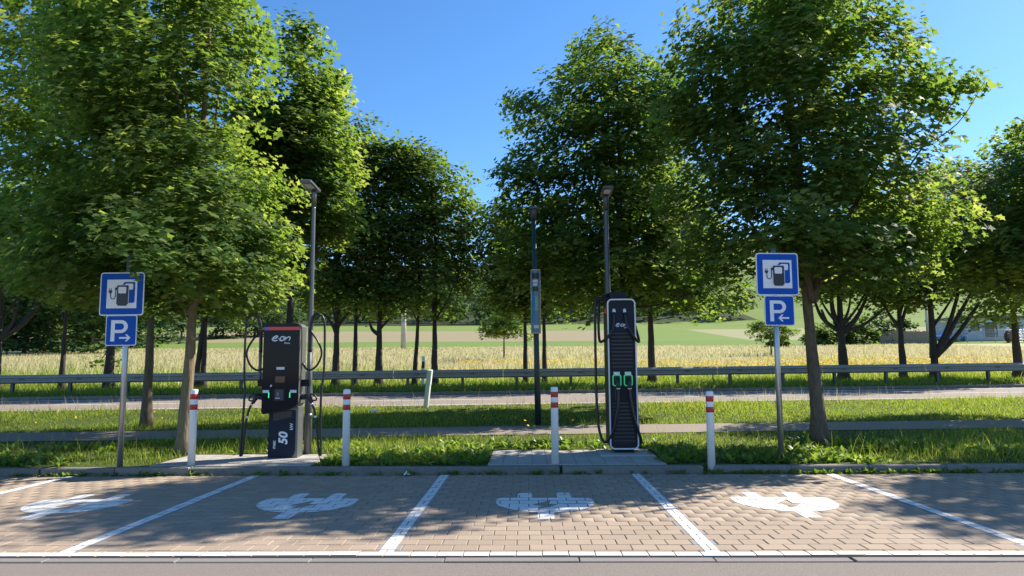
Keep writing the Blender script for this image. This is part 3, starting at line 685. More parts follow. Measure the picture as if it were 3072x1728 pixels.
rowtree(1093, 'sturdy trunk with a feathery crown edging the open sky', [(1110, 470, 75, 85), (1100, 610, 100, 110), (1165, 560, 45, 90), (1090, 740, 80, 55), (1160, 660, 50, 70), (1060, 390, 50, 45)], .16, 40, n=9500)
rowtree(1322, 'thin ivy clad trunk left of the dark banner pole', [(1290, 640, 75, 90), (1310, 735, 85, 60), (1265, 560, 40, 70)], .12, 41, n=9000)
rowtree(1370, 'trunk half hidden behind the dark banner pole', [(1390, 690, 75, 80), (1420, 620, 80, 80)], .12, 42, n=5500)
rowtree(1640, 'straight trunk just right of the tall louvred charger', [(1670, 560, 140, 170), (1690, 730, 110, 50), (1620, 720, 80, 60)], .18, 43, n=9000, fork=3.2)
rowtree(2122, 'big trunk dividing into wide arching limbs', [(2130, 540, 150, 130), (2130, 690, 140, 60), (2040, 700, 80, 50), (2210, 690, 90, 60)], .24, 44, n=9500, fork=2.2, extra_limbs=((2050, 740, .5), (2190, 745, .6), (2090, 700, .6), (2225, 770, .35), (2060, 780, .35)))
rowtree(2272, 'crooked trunk between the arching tree and the many stemmed tree', [(2290, 610, 100, 120), (2270, 725, 90, 50)], .17, 45, n=7500, fork=2.4, extra_limbs=((2210, 740, .5), (2300, 720, .5)))
rowtree(2352, 'many stemmed tree with stems splaying out low down', [(2390, 520, 110, 130), (2420, 670, 120, 80), (2340, 690, 80, 60)], .25, 46, n=9000, fork=1.0, extra_limbs=((2440, 720, .6), (2410, 700, .5), (2335, 700, .7), (2460, 760, .5)))
rowtree(2562, 'dark upright tree at the far right end of the row', [(2600, 430, 80, 110), (2570, 620, 95, 110), (2550, 730, 90, 60), (2545, 340, 25, 40), (2490, 795, 60, 25)], .21, 47, n=9500, fork=2.5)

# young trees in the meadow
def farbase(px, v):
    Y = v
    for _ in range(4): X = at(px, 880, Y)[0]; Y = v + .07 * X
    return X, Y
X, Y = farbase(1268, 52); tree('young_tree', 'small young tree alone in the meadow left of the banner pole', 0, 0, Y, [(1268, 815, 62, 28), (1285, 790, 45, 28), (1240, 835, 40, 14), (1310, 835, 40, 14)], 4200, .14, 2, .09, 4.6, 1.6, BARK_L, LEAF, 61, base=(X, Y, g1(X, Y)), spray_r=.45)
X, Y = farbase(1940, 56); tree('young_tree', 'small yellowish young tree below the left arrow sign', 0, 0, Y, [(1940, 835, 42, 28), (1970, 830, 28, 22), (1915, 820, 28, 20)], 3000, .14, 2, .08, 3.6, 1.7, BARK, LEAF, 62, base=(X, Y, g1(X, Y)), spray_r=.4)
X, Y = farbase(1955, 82); tree('bush', 'dark upright bush behind the yellowish young tree', 0, 0, Y, [(1955, 858, 24, 22), (1945, 872, 22, 14)], 1800, .22, 2, .08, 2.6, .5, BARK_D, LEAF_D, 63, base=(X, Y, g1(X, Y)), spray_r=.4)

WOODG = 'trees of the wood at the left end of the meadow'
wl = [(-15, 74, 'edge tree of the wood nearest the picture border'), (60, 80, 'round wood tree between the border and the pale trunk'), (112, 78, 'wood tree with a pale straight trunk'), (190, 86, 'wood tree behind the slim straight dark trunk'),
      (232, 76, 'wood tree with a thin white trunk'), (330, 95, 'wood tree behind the right arrow sign'), (400, 105, 'wood tree left of the big maple trunk'), (455, 112, 'wood tree behind the big maple trunk'), (560, 118, 'wood tree right of the big maple trunk'), (640, 124, 'wood tree behind the hanging cable'), (700, 130, 'last wood tree before the open field')]
for i, (px, v, lb) in enumerate(wl):
    X, Y = farbase(px, v); hz = 880 - (v - 74) * .35
    tree('woodland_tree', lb, 0, 0, Y, [(px, 690, 70, 70), (px - 20, 770, 60, 50), (px + 25, 780, 55, 45), (px, 830, 50, 30), (px + 10, 620, 50, 60), (px + 20, 862, 60, 16), (px - 25, 855, 45, 22)], 5200, .34, 2, .2, 9, 2.5, BARK_L if i in (2, 4) else BARK_D, LEAF_F, 70 + i, WOODG, base=(X, Y, g1(X, Y)), spray_r=1.0, per=20, nl=.5)
# wooded slope behind the fields: one mass
n = 26000; rng = np.random.default_rng(99)
nt_ = 420; tx = rng.uniform(-190, 62, nt_); ty = 180 + rng.random(nt_) ** 1.3 * 110; hh = rng.uniform(7, 13, nt_)
i = rng.integers(0, nt_, n); d = rng.normal(0, 1, (n, 3)); d /= np.linalg.norm(d, axis=1, keepdims=True); rr = rng.random(n) ** .4
P = np.stack([tx[i] + d[:, 0] * rr * 3.4, ty[i] + d[:, 1] * rr * 3.4, gz(tx[i], ty[i]) + hh[i] * .52 + d[:, 2] * rr * hh[i] * .5], 1)
me = many('forest', LEAF_S, LEAF_SP, P, frames(d + np.array([0, 0, .7]), rng.normal(0, 1, (n, 3))), rng.uniform(.6, 1.3, n), np.clip(rng.normal(.45, .2, nt_)[i] + rng.normal(0, .1, n), 0, 1), LEAF_F)
tag(link('forest', me), 'wooded slope above the fields behind the row of trees', 'forest', kind='stuff')
# hedge and bushes by the buildings
hx = [(2060, 90, 30, 34), (2110, 92, 45, 44), (2160, 93, 42, 52), (2215, 96, 40, 50), (2270, 97, 26, 40)]
lbs = ['low clipped end of the dark shrubbery beside the arching tree', 'dark shrub seen through the arching limbs', 'tall shrub left of the crooked trunk', 'leafy shrub right behind the crooked trunk', 'light green shrub at the concrete pole']
for i, (px, v, rx, rz) in enumerate(hx):
    X, Y = farbase(px, v); tree('shrub', lbs[i], 0, 0, Y, [(px, 872 - rz * .8, rx, rz), (px + 12, 868, rx, 16)], 2600, .3, 2, .12, 3, .6, BARK_D, LEAF_F if i > 2 else LEAF_D, 120 + i, 'shrubs before the far building', base=(X, Y, g1(X, Y)), spray_r=.8, nl=.5)

# ------------------------------------------------------------------ guardrail
gr = thing('guardrail', 'dull grey steel guardrail running along the far side of the road', 'guardrail')
W_ = [(0, .31), (-.03, .305), (-.085, .255), (-.085, .205), (-.022, .178), (-.022, .132), (-.085, .105), (-.085, .055), (-.03, .005), (0, 0)]
prof = W_ + [(y + .006, z) for y, z in W_[::-1]]
def beam(Lg):
    q = MB(); n = len(prof); vs = [(0, y, z) for y, z in prof] + [(Lg, y, z) for y, z in prof]
    q.add(vs, [tuple(range(n))[::-1], tuple(range(n, 2 * n))] + [(i, (i + 1) % n, n + (i + 1) % n, n + i) for i in range(n)]); return q
bm_ = beam(3.99).mesh('rail_beam', RAILM)
pmh = MB().box(-.05, .05, -.004, .0, -.8, .29).box(-.05, .05, .10, .104, -.8, .29).box(-.003, .003, .0, .10, -.8, .29).mesh('post', POSTM)
bolt = MB().box(-.09, .09, -.028, -.0225, .138, .172).mesh('bolt_plate', POSTM)
ang = math.atan(.07)
def rail_top(x): return 1.325 + .0050 * x
for k in range(-9, 10):
    x0 = k * 4 * math.cos(ang) - .9; y0 = 25.85 + .07 * x0; sl_ = math.atan(.0050)
    link('rail_beam', bm_, gr, (x0, y0, rail_top(x0) - .31), (0, -sl_, ang))
    for dx in (.5, 2.5):
        x = x0 + dx; y = 25.85 + .07 * x
        link('post', pmh, gr, (x, y + .012, rail_top(x) - .31), (0, 0, ang))
        link('bolt_plate', bolt, gr, (x + .35, y + .07 * .35, rail_top(x) - .31), (0, -sl_, ang))

# delineators
def delineator(label, x, y, lean, m1, band=True, h=1.02, zb=None):
    t = thing('delineator_post', label, 'delineator', (x, y, (g1(x, y) if zb is None else zb) - .05)); t.rotation_euler = lean
    sec = [(-.06, -.05), (.06, -.05), (.05, .05), (0, .065), (-.05, .05)]
    q = MB(); n = 5; q.add([(x_, y_, 0) for x_, y_ in sec] + [(x_, y_, h - (.03 if y_ < 0 else 0)) for x_, y_ in sec], [tuple(range(n))[::-1], tuple(range(n, 2 * n))] + [(i, (i + 1) % n, n + (i + 1) % n, n + i) for i in range(n)])
    q.build('body', m1, t)
    if band:
        q = MB(); q.add([(x_ * 1.04, y_ * 1.04, h * .62) for x_, y_ in sec] + [(x_ * 1.04, y_ * 1.04, h * .83) for x_, y_ in sec], [tuple(range(n))[::-1], tuple(range(n, 2 * n))] + [(i, (i + 1) % n, n + (i + 1) % n, n + i) for i in range(n)]); q.build('black_band', SIGNBLACK, t)
    else:
        MB().box(.052, .066, -.03, .03, h * .62, h * .98, .003).build('reflector_strip', WHITEP, t)
delineator('pale green leaning marker post at the near edge of the road', -2.72, 18.75, (0, R(6.5), R(-20)), PALEGREEN, False, 1.06)
delineator('white marker post with a black band beyond the guardrail', -4.15, 27.6, (0, R(1), R(15)), WHITEP, True, 1.25)
t = thing('marker_stake', 'short rusty stake leaning under the guardrail', 'stake', (7.1, 26.9, g1(7.1, 26.9)))
MB().tube([(0, 0, -.05), (-.06, 0, .5)], .02, 6).build('stake', BROWNW, t)

# ------------------------------------------------------------------ signs
def sign(label, x, y, zb, ztop, cz, pz, px_off, arrow, tilt):
    t = thing('road_sign', label, 'road sign', (x, y, zb))
    t.rotation_euler = (0, tilt, R(3))
    MB().tube([(0, .06, -.1), (0, .06, ztop - zb)], .038, 16).build('pole', GALV, t)
    MB().lathe([(.041, 0), (.041, .02), (.03, .03)], 16, (0, .06, ztop - zb)).build('pole_cap', POLEG, t)
    # charging station panel
    P = MB().slab(rrect(-.3, .3, -.3, .3, .04, 5), -.002, .012).build('charging_panel', SIGNWHITE, t, (px_off, 0, cz - zb))
    MB().slab(rrect(-.285, .285, -.285, .285, .03, 5), -.0045, -.0025).build('blue_field', SIGNBLUE, P)
    MB().slab([(-.205, -.2), (.205, -.2), (.205, .2), (-.205, .2)], -.007, -.005).build('white_square', SIGNWHITE, P)
    q = MB().slab(rrect(.02, .178, -.12, .165, .02, 3), -.0095, -.0075); q.slab([(.035, -.128), (.163, -.128), (.163, -.118), (.035, -.118)], -.0096, -.0076); q.slab([(-.005, .125), (.025, .125), (.04, .148), (.015, .142)], -.0094, -.0074)
    q.build('blue_pump', SIGNBLUE, P)
    MB().slab(rrect(.045, .152, .058, .142, .014, 3), -.012, -.0098).build('rear_window', SIGNWHITE, P)
    MB().slab(rrect(-.072, .100, -.155, .126, .016, 3), -.0145, -.0122).build('pump_outline', SIGNWHITE, P)
    q = MB().slab(rrect(-.065, .093, -.150, .119, .014, 3), -.017, -.0148); q.slab([(-.048, -.166), (.076, -.166), (.076, -.149), (-.048, -.149)], -.0171, -.0149); q.slab(rrect(-.092, -.06, .052, .09, .006, 2), -.0172, -.015)
    q.build('black_pump', SIGNBLACK, P)
    MB().slab(rrect(-.044, .063, .006, .096, .014, 3), -.0195, -.0174).build('front_window', SIGNWHITE, P)
    q = MB(); pth = [(-.086, -.009, .07), (-.086, -.009, -.02)] + [(-.118 + .032 * math.cos(a), -.009, -.03 + .04 * math.sin(a)) for a in np.linspace(0, -math.pi, 9)] + [(-.152, -.009, .01)]
    q.tube(pth, .0055, 6); q.slab([(-.179, .05), (-.179, .028), (-.165, .008), (-.145, .008), (-.132, .028), (-.132, .05)], -.0125, -.0075); q.slab([(-.172, .05), (-.166, .05), (-.166, .078), (-.172, .078)], -.0124, -.0076); q.slab([(-.148, .05), (-.142, .05), (-.142, .078), (-.148, .078)], -.0124, -.0076)
    q.build('plug_icon', SIGNBLACK, P)
    q = MB()
    for bx in (-.035, .035):
        for bz in (-.283, .283): q.lathe([(.006, 0), (.006, .004), (.003, .006)], 8, (0, 0, 0)); 
    # parking panel
    Q = MB().slab(rrect(-.21, .21, -.21, .21, .03, 5), -.002, .012).build('parking_panel', SIGNWHITE, t, (px_off + .012, 0, pz - zb))
    MB().slab(rrect(-.199, .199, -.199, .199, .024, 5), -.0045, -.0025).build('blue_field', SIGNBLUE, Q)
    o = [(-.137, -.15), (-.137, .142), (-.0, .142)] + [(0 + .092 * math.cos(a), .053 + .089 * math.sin(a)) for a in np.linspace(math.pi / 2, -math.pi / 2, 12)][1:] + [(-.084, -.036), (-.084, -.15)]
    i_ = [(-.084, .008), (-.084, .097), (-.005, .097)] + [(-.005 + .045 * math.cos(a), .0525 + .0445 * math.sin(a)) for a in np.linspace(math.pi / 2, -math.pi / 2, 10)][1:]
    vs = [Vector(p) for p in o] + [Vector(p) for p in i_]; ed = [(k, (k + 1) % len(o)) for k in range(len(o))] + [(len(o) + k, len(o) + (k + 1) % len(i_)) for k in range(len(i_))]
    co, _, fa, *_ = delaunay_2d_cdt(vs, ed, [], 0, 1e-6); q = MB()
    for f in fa:
        cx = sum(co[k][0] for k in f) / 3; cz_ = sum(co[k][1] for k in f) / 3
        if inside(o, cx, cz_) and not inside(i_, cx, cz_): q.add([(co[k][0], -.0065, co[k][1]) for k in f], [(0, 1, 2)])
    q.build('letter_p', SIGNWHITE, Q)
    s = 1 if arrow > 0 else -1; ax = .055
    A = [(-.075, -.091), (.035, -.091), (.005, -.055), (.03, -.055), (.078, -.103), (.03, -.151), (.005, -.151), (.035, -.115), (-.075, -.115)]
    A = [(ax + s * a, z) for a, z in A]
    if s < 0: A = A[::-1]
    MB().slab(A, -.007, -.0048).build('arrow', SIGNWHITE, Q)
    q = MB()
    for pc, rr_ in ((cz - zb, .288), (pz - zb, .196)):
        for sx_ in (-.035, .035):
            for sz_ in (-1, 1): 
                q.box(px_off + sx_ - .006, px_off + sx_ + .006, -.009, -.0046, pc + sz_ * rr_ - .006, pc + sz_ * rr_ + .006, .002)
    q.build('rivets', GALV, t)
    q = MB().tube([(math.cos(a) * .043, .06 + math.sin(a) * .043, cz - zb + .2) for a in np.linspace(0, 2 * math.pi, 13)[:-1]], .008, 5, closed=True).tube([(math.cos(a) * .043, .06 + math.sin(a) * .043, pz - zb) for a in np.linspace(0, 2 * math.pi, 13)[:-1]], .008, 5, closed=True)
    q.build('clamps', SIGNBACK, t)
a_, b_ = at(308, 739, 9.45), at(307.5, 831, 9.45)
sign('charging station sign above a blue P plate whose arrow points towards the 50 kW charger', at(305, 1000, 9.47)[0], 9.47, .06, 3.0, a_[2], b_[2], a_[0] - at(305, 1000, 9.47)[0], 1, R(-.35))
a_, b_ = at(1956, 689, 9.75), at(1960, 781, 9.75)
sx0 = at(1970, 1155, 9.77)[0]
sign('charging sign over a blue P plate beside the straight brown tree trunk', sx0, 9.77, .06, at(1956, 628, 9.77)[2], a_[2], b_[2], .02, -1, R(.6))

# ------------------------------------------------------------------ bollards
def bollard(label, x, y, zb, tilt, first=None):
    if first is None:
        t = thing('bollard', label, 'bollard', (x, y, zb), 0, 'white bollards with red bands along the kerb')
        MB().lathe([(.050, -.1), (.050, 1.012), (.046, 1.028), (.030, 1.033)], 24).build('post', WHITEP, t)
        for z0 in (.832, .690): MB().lathe([(.0505, 0), (.0512, .002), (.0512, .071), (.0505, .073)], 24, (0, 0, z0 + .063)).build('red_band', REDR, t)
    else: t = copy_tree(first); t['label'] = label; t.location = (x, y, zb)
    t.rotation_euler = (0, tilt, RNG.uniform(0, 6)); return t
X_, Y_ = at(484, 1000, 9.62)[0], 9.62
B0 = bollard('white red banded bollard standing on the pad of the 50 kW charger', at(484, 1100, 9.60)[0], 9.60, .10, 0)
bollard('white red banded bollard in the grass between the two charger pads', at(871, 1100, 9.60)[0], 9.60, .085, R(.4), B0)
bollard('white red banded bollard standing on the pad of the tall louvred charger', at(1396, 1100, 9.60)[0], 9.60, .10, 0, B0)
bollard('white red banded bollard standing low in a gap of the kerb', at(1787, 1100, 9.45)[0], 9.45, .035, R(-.6), B0)

# ------------------------------------------------------------------ lamp posts
def lamp(label, x, y, top, r_, m, yaw, first=None):
    zb = g1(x, y)
    t = thing('street_lamp', label, 'street lamp', (x, y, zb), 0, 'slim lamp posts with flat heads')
    H_ = top - zb
    MB().lathe([(r_ * 1.35, -.1), (r_ * 1.32, .9), (r_ * 1.0, 1.1), (r_ * .72, H_ - .3), (r_ * .72, H_ - .28)], 20).build('pole', m, t)
    MB().lathe([(r_ * .9, H_ - .27), (r_ * .9, H_ - .04), (r_ * .8, H_ - .02)], 20).build('head_sleeve', m, t)
    MB().lathe([(r_ * 1.36, .55), (r_ * 1.36, .62)], 20).build('inspection_band', m, t)
    hd = MB(); o = rrect(-.092, .092, -.46, .06, .025, 4)
    vs = [(x_, y_, 0) for x_, y_ in o] + [(x_, y_, .03) for x_, y_ in o] + [(x_ * .82, y_ * .9 - .02, .045) for x_, y_ in o]; n = len(o)
    hd.add(vs, [tuple(range(n))[::-1], tuple(range(2 * n, 3 * n))] + [(k * n + i, k * n + (i + 1) % n, (k + 1) * n + (i + 1) % n, (k + 1) * n + i) for k in range(2) for i in range(n)])
    h = hd.build('lamp_head', m, t, (0, 0, H_ - .02), (R(-4), 0, yaw))
    MB().box(-.055, .055, -.34, -.14, -.006, -.001).build('led_panel', STICK, h)
lamp('grey lamp post right beside the 50 kW charger', at(777, 1000, 10.75)[0], 10.75, at(777, 478, 10.75)[2], .043, POLEL, R(0))
lamp('dark lamp post rising behind the tall louvred charger', at(1528, 700, 12.2)[0], 12.2, at(1527, 490, 12.2)[2], .058, POLEG, R(0))
# banner pole
x, y = at(1352, 900, 14.9)[0], 14.9; zb = g1(x, y)
t = thing('banner_pole', 'dark green pole carrying a curved poster board between the two pads', 'pole', (x, y, zb)); t.rotation_euler = (0, R(-.6), 0)
H_ = at(1347, 545, 14.9)[2] - zb
MB().lathe([(.066, -.1), (.065, 1.2), (.060, 1.3), (.048, H_)], 18).build('pole', POLEB, t)
MB().lathe([(.062, H_ - .05), (.062, H_ + .17), (.055, H_ + .19)], 18).build('head_sleeve', POLEG, t)
hd = MB(); o = rrect(-.1, .1, -.5, .1, .03, 4); n = len(o)
hd.add([(a, b2, 0) for a, b2 in o] + [(a, b2, .05) for a, b2 in o], [tuple(range(n))[::-1], tuple(range(n, 2 * n))] + [(i, (i + 1) % n, n + (i + 1) % n, n + i) for i in range(n)])
hd.build('lamp_head', POLEG, t, (0, 0, H_ + .16), (R(2), 0, R(180)))
pz0, pz1 = at(1350, 838, 14.8)[2] - zb, at(1350, 679, 14.8)[2] - zb
q = MB(); A_ = np.linspace(R(-150), R(-40), 9); vs = []
for z in (pz0, pz1): vs += [(.115 * math.cos(a) + .012 * (z - pz0), .13 * math.sin(a) - .0, z) for a in A_]
vs += [(x_ * .955, y_ * .955, z_) for x_, y_, z_ in vs]; n = 9
fs = []
for i in range(8): fs += [(i, i + 1, n + i + 1, n + i), (2 * n + i, 3 * n + i, 3 * n + i + 1, 2 * n + i + 1)]
q.add(vs, fs + [(0, n, 3 * n, 2 * n), (n - 1, 3 * n - 1, 4 * n - 1, 2 * n - 1)], 0, True); pb = q.build('poster_board', POSTER, t)
q = MB()
for z in (pz0, pz1): q.tube([(.118 * math.cos(a) + .012 * (z - pz0), .133 * math.sin(a), z) for a in A_], .014, 6)
for a in (A_[0], A_[-1]): q.tube([(.118 * math.cos(a), .133 * math.sin(a), pz0), (.118 * math.cos(a) + .012 * (pz1 - pz0), .133 * math.sin(a), pz1)], .009, 6)
q.build('poster_frame', TANF, pb)
def wrap(name, a0, a1, z0, z1, m, rr_=.119):
    A2 = np.linspace(R(a0), R(a1), 5); vs = [(rr_ * math.cos(a) + .012 * (z - pz0), rr_ * 1.13 * math.sin(a), z) for z in (z0, z1) for a in A2]
    MB().add(vs, [(i, i + 1, 6 + i, 5 + i) for i in range(4)], 0, True).build(name, m, pb)
dz = pz1 - pz0
wrap('white_block', -125, -70, pz0 + dz * .80, pz0 + dz * .84, STICK); wrap('white_block', -120, -75, pz0 + dz * .745, pz0 + dz * .785, STICK)
wrap('white_block', -115, -62, pz0 + dz * .075, pz0 + dz * .125, STICK); wrap('blue_block', -132, -100, pz0 + dz * .16, pz0 + dz * .62, mat('poster_blue', (.01, .17, .45), .3, .5, var=[(9, .6, (.03, .30, .55))])); wrap('pale_block', -98, -62, pz0 + dz * .36, pz0 + dz * .58, mat('poster_pale', (.30, .42, .36), .3, .5, var=[(14, .7, (.10, .18, .14))])); wrap('dark_block', -132, -58, pz0 + dz * .86, pz0 + dz * .95, SIGNBLACK); wrap('dark_block', -125, -65, pz0 + dz * .66, pz0 + dz * .73, SIGNBLACK)

# ------------------------------------------------------------------ charger one (50 kW)
C1 = thing('charging_station', 'black glass fronted charger on a pedestal lettered max 50 kW', 'charging station', (-3.60, 10.42, .108))
k1 = 1 / 604.0
u = lambda zx: (zx - 475) * k1
hh_ = lambda zy: (1360 - zy) * k1
ped = MB().box(-.205, .215, -.10, .14, 0, .74, .006).build('pedestal', BODYG, C1)
MB().slab([(-.2155, .0), (.13, .0), (.165, .05), (.178, .11), (.178, .30), (.178, .69), (-.2155, .69)][::1], -.112, -.1015).build('pedestal_front', NAVY, ped)
MB().slab([(u(385), hh_(1040)), (u(550), hh_(1003)), (u(555), hh_(950)), (u(385), hh_(950))], -.116, -.113).build('recess', SIGNBLACK, ped)
head = MB()
HO = [(u(300) + .02, hh_(975)), (u(375), hh_(968)), (u(560), hh_(928)), (u(600), hh_(905)), (u(622), hh_(885)), (u(622), hh_(205)), (u(612), hh_(182)), (u(595), hh_(175)), (u(325), hh_(175)), (u(304), hh_(182)), (u(298), hh_(205)), (u(298), hh_(955))]
head.slab([(x_ * .985 + .004, z_) for x_, z_ in HO], -.20, .10); H1 = head.build('housing', BODYG, C1)
fp = MB().slab(HO, -.216, -.2012).build('front_panel', GLASSB, C1)
MB().slab([(u(345), hh_(235)), (u(622) - .002, hh_(235)), (u(622) - .002, hh_(206)), (u(345), hh_(206))], -.2185, -.2165).build('light_strip', STRIPE_R, fp)
MB().slab([(u(302), hh_(235)), (u(345), hh_(235)), (u(345), hh_(206)), (u(302), hh_(206))], -.2186, -.2166).build('light_strip', STRIPE_V, fp)
def eon(parent, x0, z0, wdt, y, m=LOGOW):
    """the lettering e-on, drawn as slanting brush-like strokes"""
    q = MB(); s = wdt / 160.0
    def st(pts, r_): q_ = [(x0 + a * s, y, z0 + b2 * s) for a, b2 in smooth_path([(a, b2, 0) for a, b2 in pts], 5) and [(c[0], c[1]) for c in smooth_path([(a, b2, 0) for a, b2 in pts], 5)]]; ribbon(q, q_, r_ * s, y)
    st([(8, 19), (30, 24), (48, 33), (47, 43), (34, 42), (12, 28), (6, 14), (16, 4), (34, 3), (49, 8)], 5)
    st([(58, 20), (65, 21)], 4.5)
    st([(78, 34), (100, 36), (108, 28), (100, 9), (86, 4), (72, 6), (72, 18), (82, 35)], 5)
    st([(119, 35), (114, 18), (109, 4)], 4.5); st([(114, 10), (126, 24), (140, 33), (152, 34), (158, 27), (153, 14), (150, 4)], 4.5)
    return q.build('logo', m, parent)
def ribbon(q, pts, r_, y):
    P = [np.array((p[0], p[2])) for p in pts]; L1, R1 = [], []
    for i, p in enumerate(P):
        d = P[min(i + 1, len(P) - 1)] - P[max(i - 1, 0)]; d /= np.linalg.norm(d) + 1e-9; nn = np.array([-d[1], d[0]]); L1.append(p + nn * r_); R1.append(p - nn * r_)
    n = len(P); vs = [(a[0], y, a[1]) for a in L1] + [(a[0], y, a[1]) for a in R1]
    q.add(vs, [(n + i, n + i + 1, i + 1, i) for i in range(n - 1)])
eon(fp, u(372), hh_(332), 168 * k1, -.2185)
text('Drive', .036, 'logo_word', LOGOW, fp, (u(486), -.2178, hh_(357)), bold=.0006)
MB().box(u(423), u(495), -.2195, -.2165, hh_(585), hh_(562)).build('label_sticker', STICK, fp)
for a, b2 in ((306, 362), (550, 607)): MB().box(u(a), u(b2), -.2195, -.2165, hh_(789), hh_(764)).build('label_sticker', STICK, fp)
MB().slab([(u(368), hh_(733)), (u(380), hh_(738)), (u(389), hh_(722)), (u(377), hh_(716))], -.2195, -.2165).build('label_sticker', STICK, fp)
for a in (361, 548): MB().box(u(a) - .006, u(a) + .006, -.2205, -.2166, hh_(832), hh_(786)).build('status_light', GREENL, fp)
sc_ = MB().ring(rrect(u(400), u(510), hh_(862), hh_(750), .006, 2), rrect(u(413), u(492), hh_(852), hh_(760), .004, 2), -.224, -.2162).build('screen_bezel', BODYB, fp)
MB().box(u(413), u(492), -.2185, -.2164, hh_(852), hh_(760)).build('screen', SCREEN, sc_)
MB().box(u(420), u(460), -.2205, -.2188, hh_(838), hh_(832)).build('screen_text', STICK, sc_); MB().box(u(432), u(452), -.2206, -.2189, hh_(815), hh_(785)).build('screen_icon', TUBEG, sc_)
MB().box(u(415), u(500), -.2180, -.2164, hh_(700), hh_(645), 0).build('display', mat('dim_display', (.05, .018, .016), .08, .5), fp)
for s in (-1, 1):
    cxm = 461 if s < 0 else 462
    def m_(zx): return u(zx) if s < 0 else u(zx)
    g = (lambda zx: u(zx)) if s < 0 else (lambda zx: u(922 - zx + 2))   # the right side mirrors the left
    yb_ = -.05
    arm = MB().box(min(g(228), g(300)), max(g(228), g(300)), yb_ - .04, yb_ + .05, hh_(735), hh_(675), .006).build('cable_holder', BODYB, C1)
    MB().tube([(g(237), yb_, hh_(735)), (g(237), yb_, hh_(420))], .024, 10).build('holder_tube', TUBEG, arm)
    MB().tube(smooth_path([(g(237), yb_, hh_(430)), (g(236), yb_, hh_(300)), (g(230), yb_ - .01, hh_(180)), (g(205), yb_ - .02, hh_(105)), (g(172), yb_ - .03, hh_(85)), (g(140), yb_ - .03, hh_(100))], 5), [.026] * 15 + list(np.linspace(.026, .019, 11)), 10).build('holder_sleeve', RUBBER, arm)
    MB().tube(smooth_path([(g(300), yb_, hh_(525)), (g(265), yb_ - .02, hh_(578)), (g(215), yb_ - .04, hh_(588)), (g(160), yb_ - .05, hh_(545)), (g(125), yb_ - .05, hh_(465)), (g(130), yb_ - .05, hh_(400)), (g(170), yb_ - .04, hh_(320)), (g(222), yb_ - .02, hh_(250)), (g(232), yb_, hh_(200))], 6), .0155, 8).build('cable', RUBBER, C1)
    cy = yb_ - .03
    MB().tube(smooth_path([(g(172), cy, hh_(85)), (g(125), cy, hh_(112)), (g(105), cy, hh_(190)), (g(100), cy, hh_(420)), (g(104), cy, hh_(650)), (g(116), cy - .02, hh_(760)), (g(116), cy - .04, hh_(1000)), (g(104), cy - .05, hh_(1300)), (g(112), cy - .05, hh_(1335)), (g(124), cy - .05, hh_(1300)), (g(142), cy - .06, hh_(1080)), (g(156), cy - .06, hh_(1000)), (g(172), cy - .06, hh_(935)), (g(196), cy - .06, hh_(880))], 6), .0175, 8).build('cable', RUBBER, C1)
    con = MB().tube([(g(302), -.09, hh_(828)), (g(262), -.09, hh_(828))], [.040, .043], 12).tube(smooth_path([(g(262), -.09, hh_(826)), (g(232), -.10, hh_(826)), (g(212), -.11, hh_(850)), (g(197), -.11, hh_(882))], 4), [.043] * 4 + list(np.linspace(.04, .024, 9)), 10).build('connector', RUBBER, C1)
    MB().tube(smooth_path([(g(240), -.10, hh_(808)), (g(200), -.10, hh_(805)), (g(172), -.10, hh_(818)), (g(158), -.10, hh_(848)), (g(172), -.10, hh_(860)), (g(200), -.11, hh_(856)), (g(222), -.11, hh_(848))], 4), .0125, 8).build('handle', RUBBER, con)
    MB().tube([(g(190), cy - .06, hh_(898)), (g(195), cy - .06, hh_(884))], .0195, 10).build('cable_ring', WHITEP, con); MB().tube([(g(155), cy - .06, hh_(1010)), (g(157), cy - .06, hh_(992))], .0205, 10).build('cable_ring', WHITEP, con)
def vtext(body, size, x, z, parent, y, shear=0, bold=0, name='lettering'):
    return text(body, size, name, LOGOW, parent, (x, y, z), (R(90), R(-90), 0), shear, bold)
vtext('max', .070, u(411), hh_(1281), ped, -.1135, 0, .0014)
vtext('50', .178, u(514), hh_(1245), ped, -.1135, .18, .006)
vtext('kW', .066, u(563), hh_(1118), ped, -.1135, 0, .0012)

# ------------------------------------------------------------------ charger two (tall, louvred)
C2 = thing('charging_station', 'tall slim charger with louvres and a pale outline frame', 'charging station', (1.435, 10.86, .12))
k2 = 1 / 548.0
u2 = lambda zx, zy=800: (zx - 315 + (zy - 1370) * -.016 * .95) * k2
h2 = lambda zy: (1398 - zy) * k2
MB().box(-.14, .15, -.20, .2, 0, .055, .004).build('plinth', BODYB, C2)
HT = h2(135)
body = MB(); o = rrect(-.218, .218, .05, HT + .006, .075, 6); n = len(o)
body.slab(o, -.235, .25); BD = body.build('body', BODYB, C2)
ring_o, ring_i = rrect(-.216, .216, .052, HT + .003, .072, 6), rrect(-.196, .196, .072, HT - .017, .055, 6)
MB().ring(ring_o, ring_i, -.262, -.2355).build('outline_frame', FRAMEW, C2)
FP = MB().slab(rrect(-.1955, .1955, .0725, HT - .0175, .055, 6), -.247, -.2356).build('front_panel', BODYB, C2)
MB().slab(rrect(-.160, .166, h2(405), h2(203), .008, 2), -.2495, -.2475).build('logo_panel', NAVY, FP)
eon(FP, -.093, h2(366), .185, -.2512)
text('Drive', .032, 'logo_word', LOGOW, FP, (.035, -.2508, h2(380)), bold=.0004)
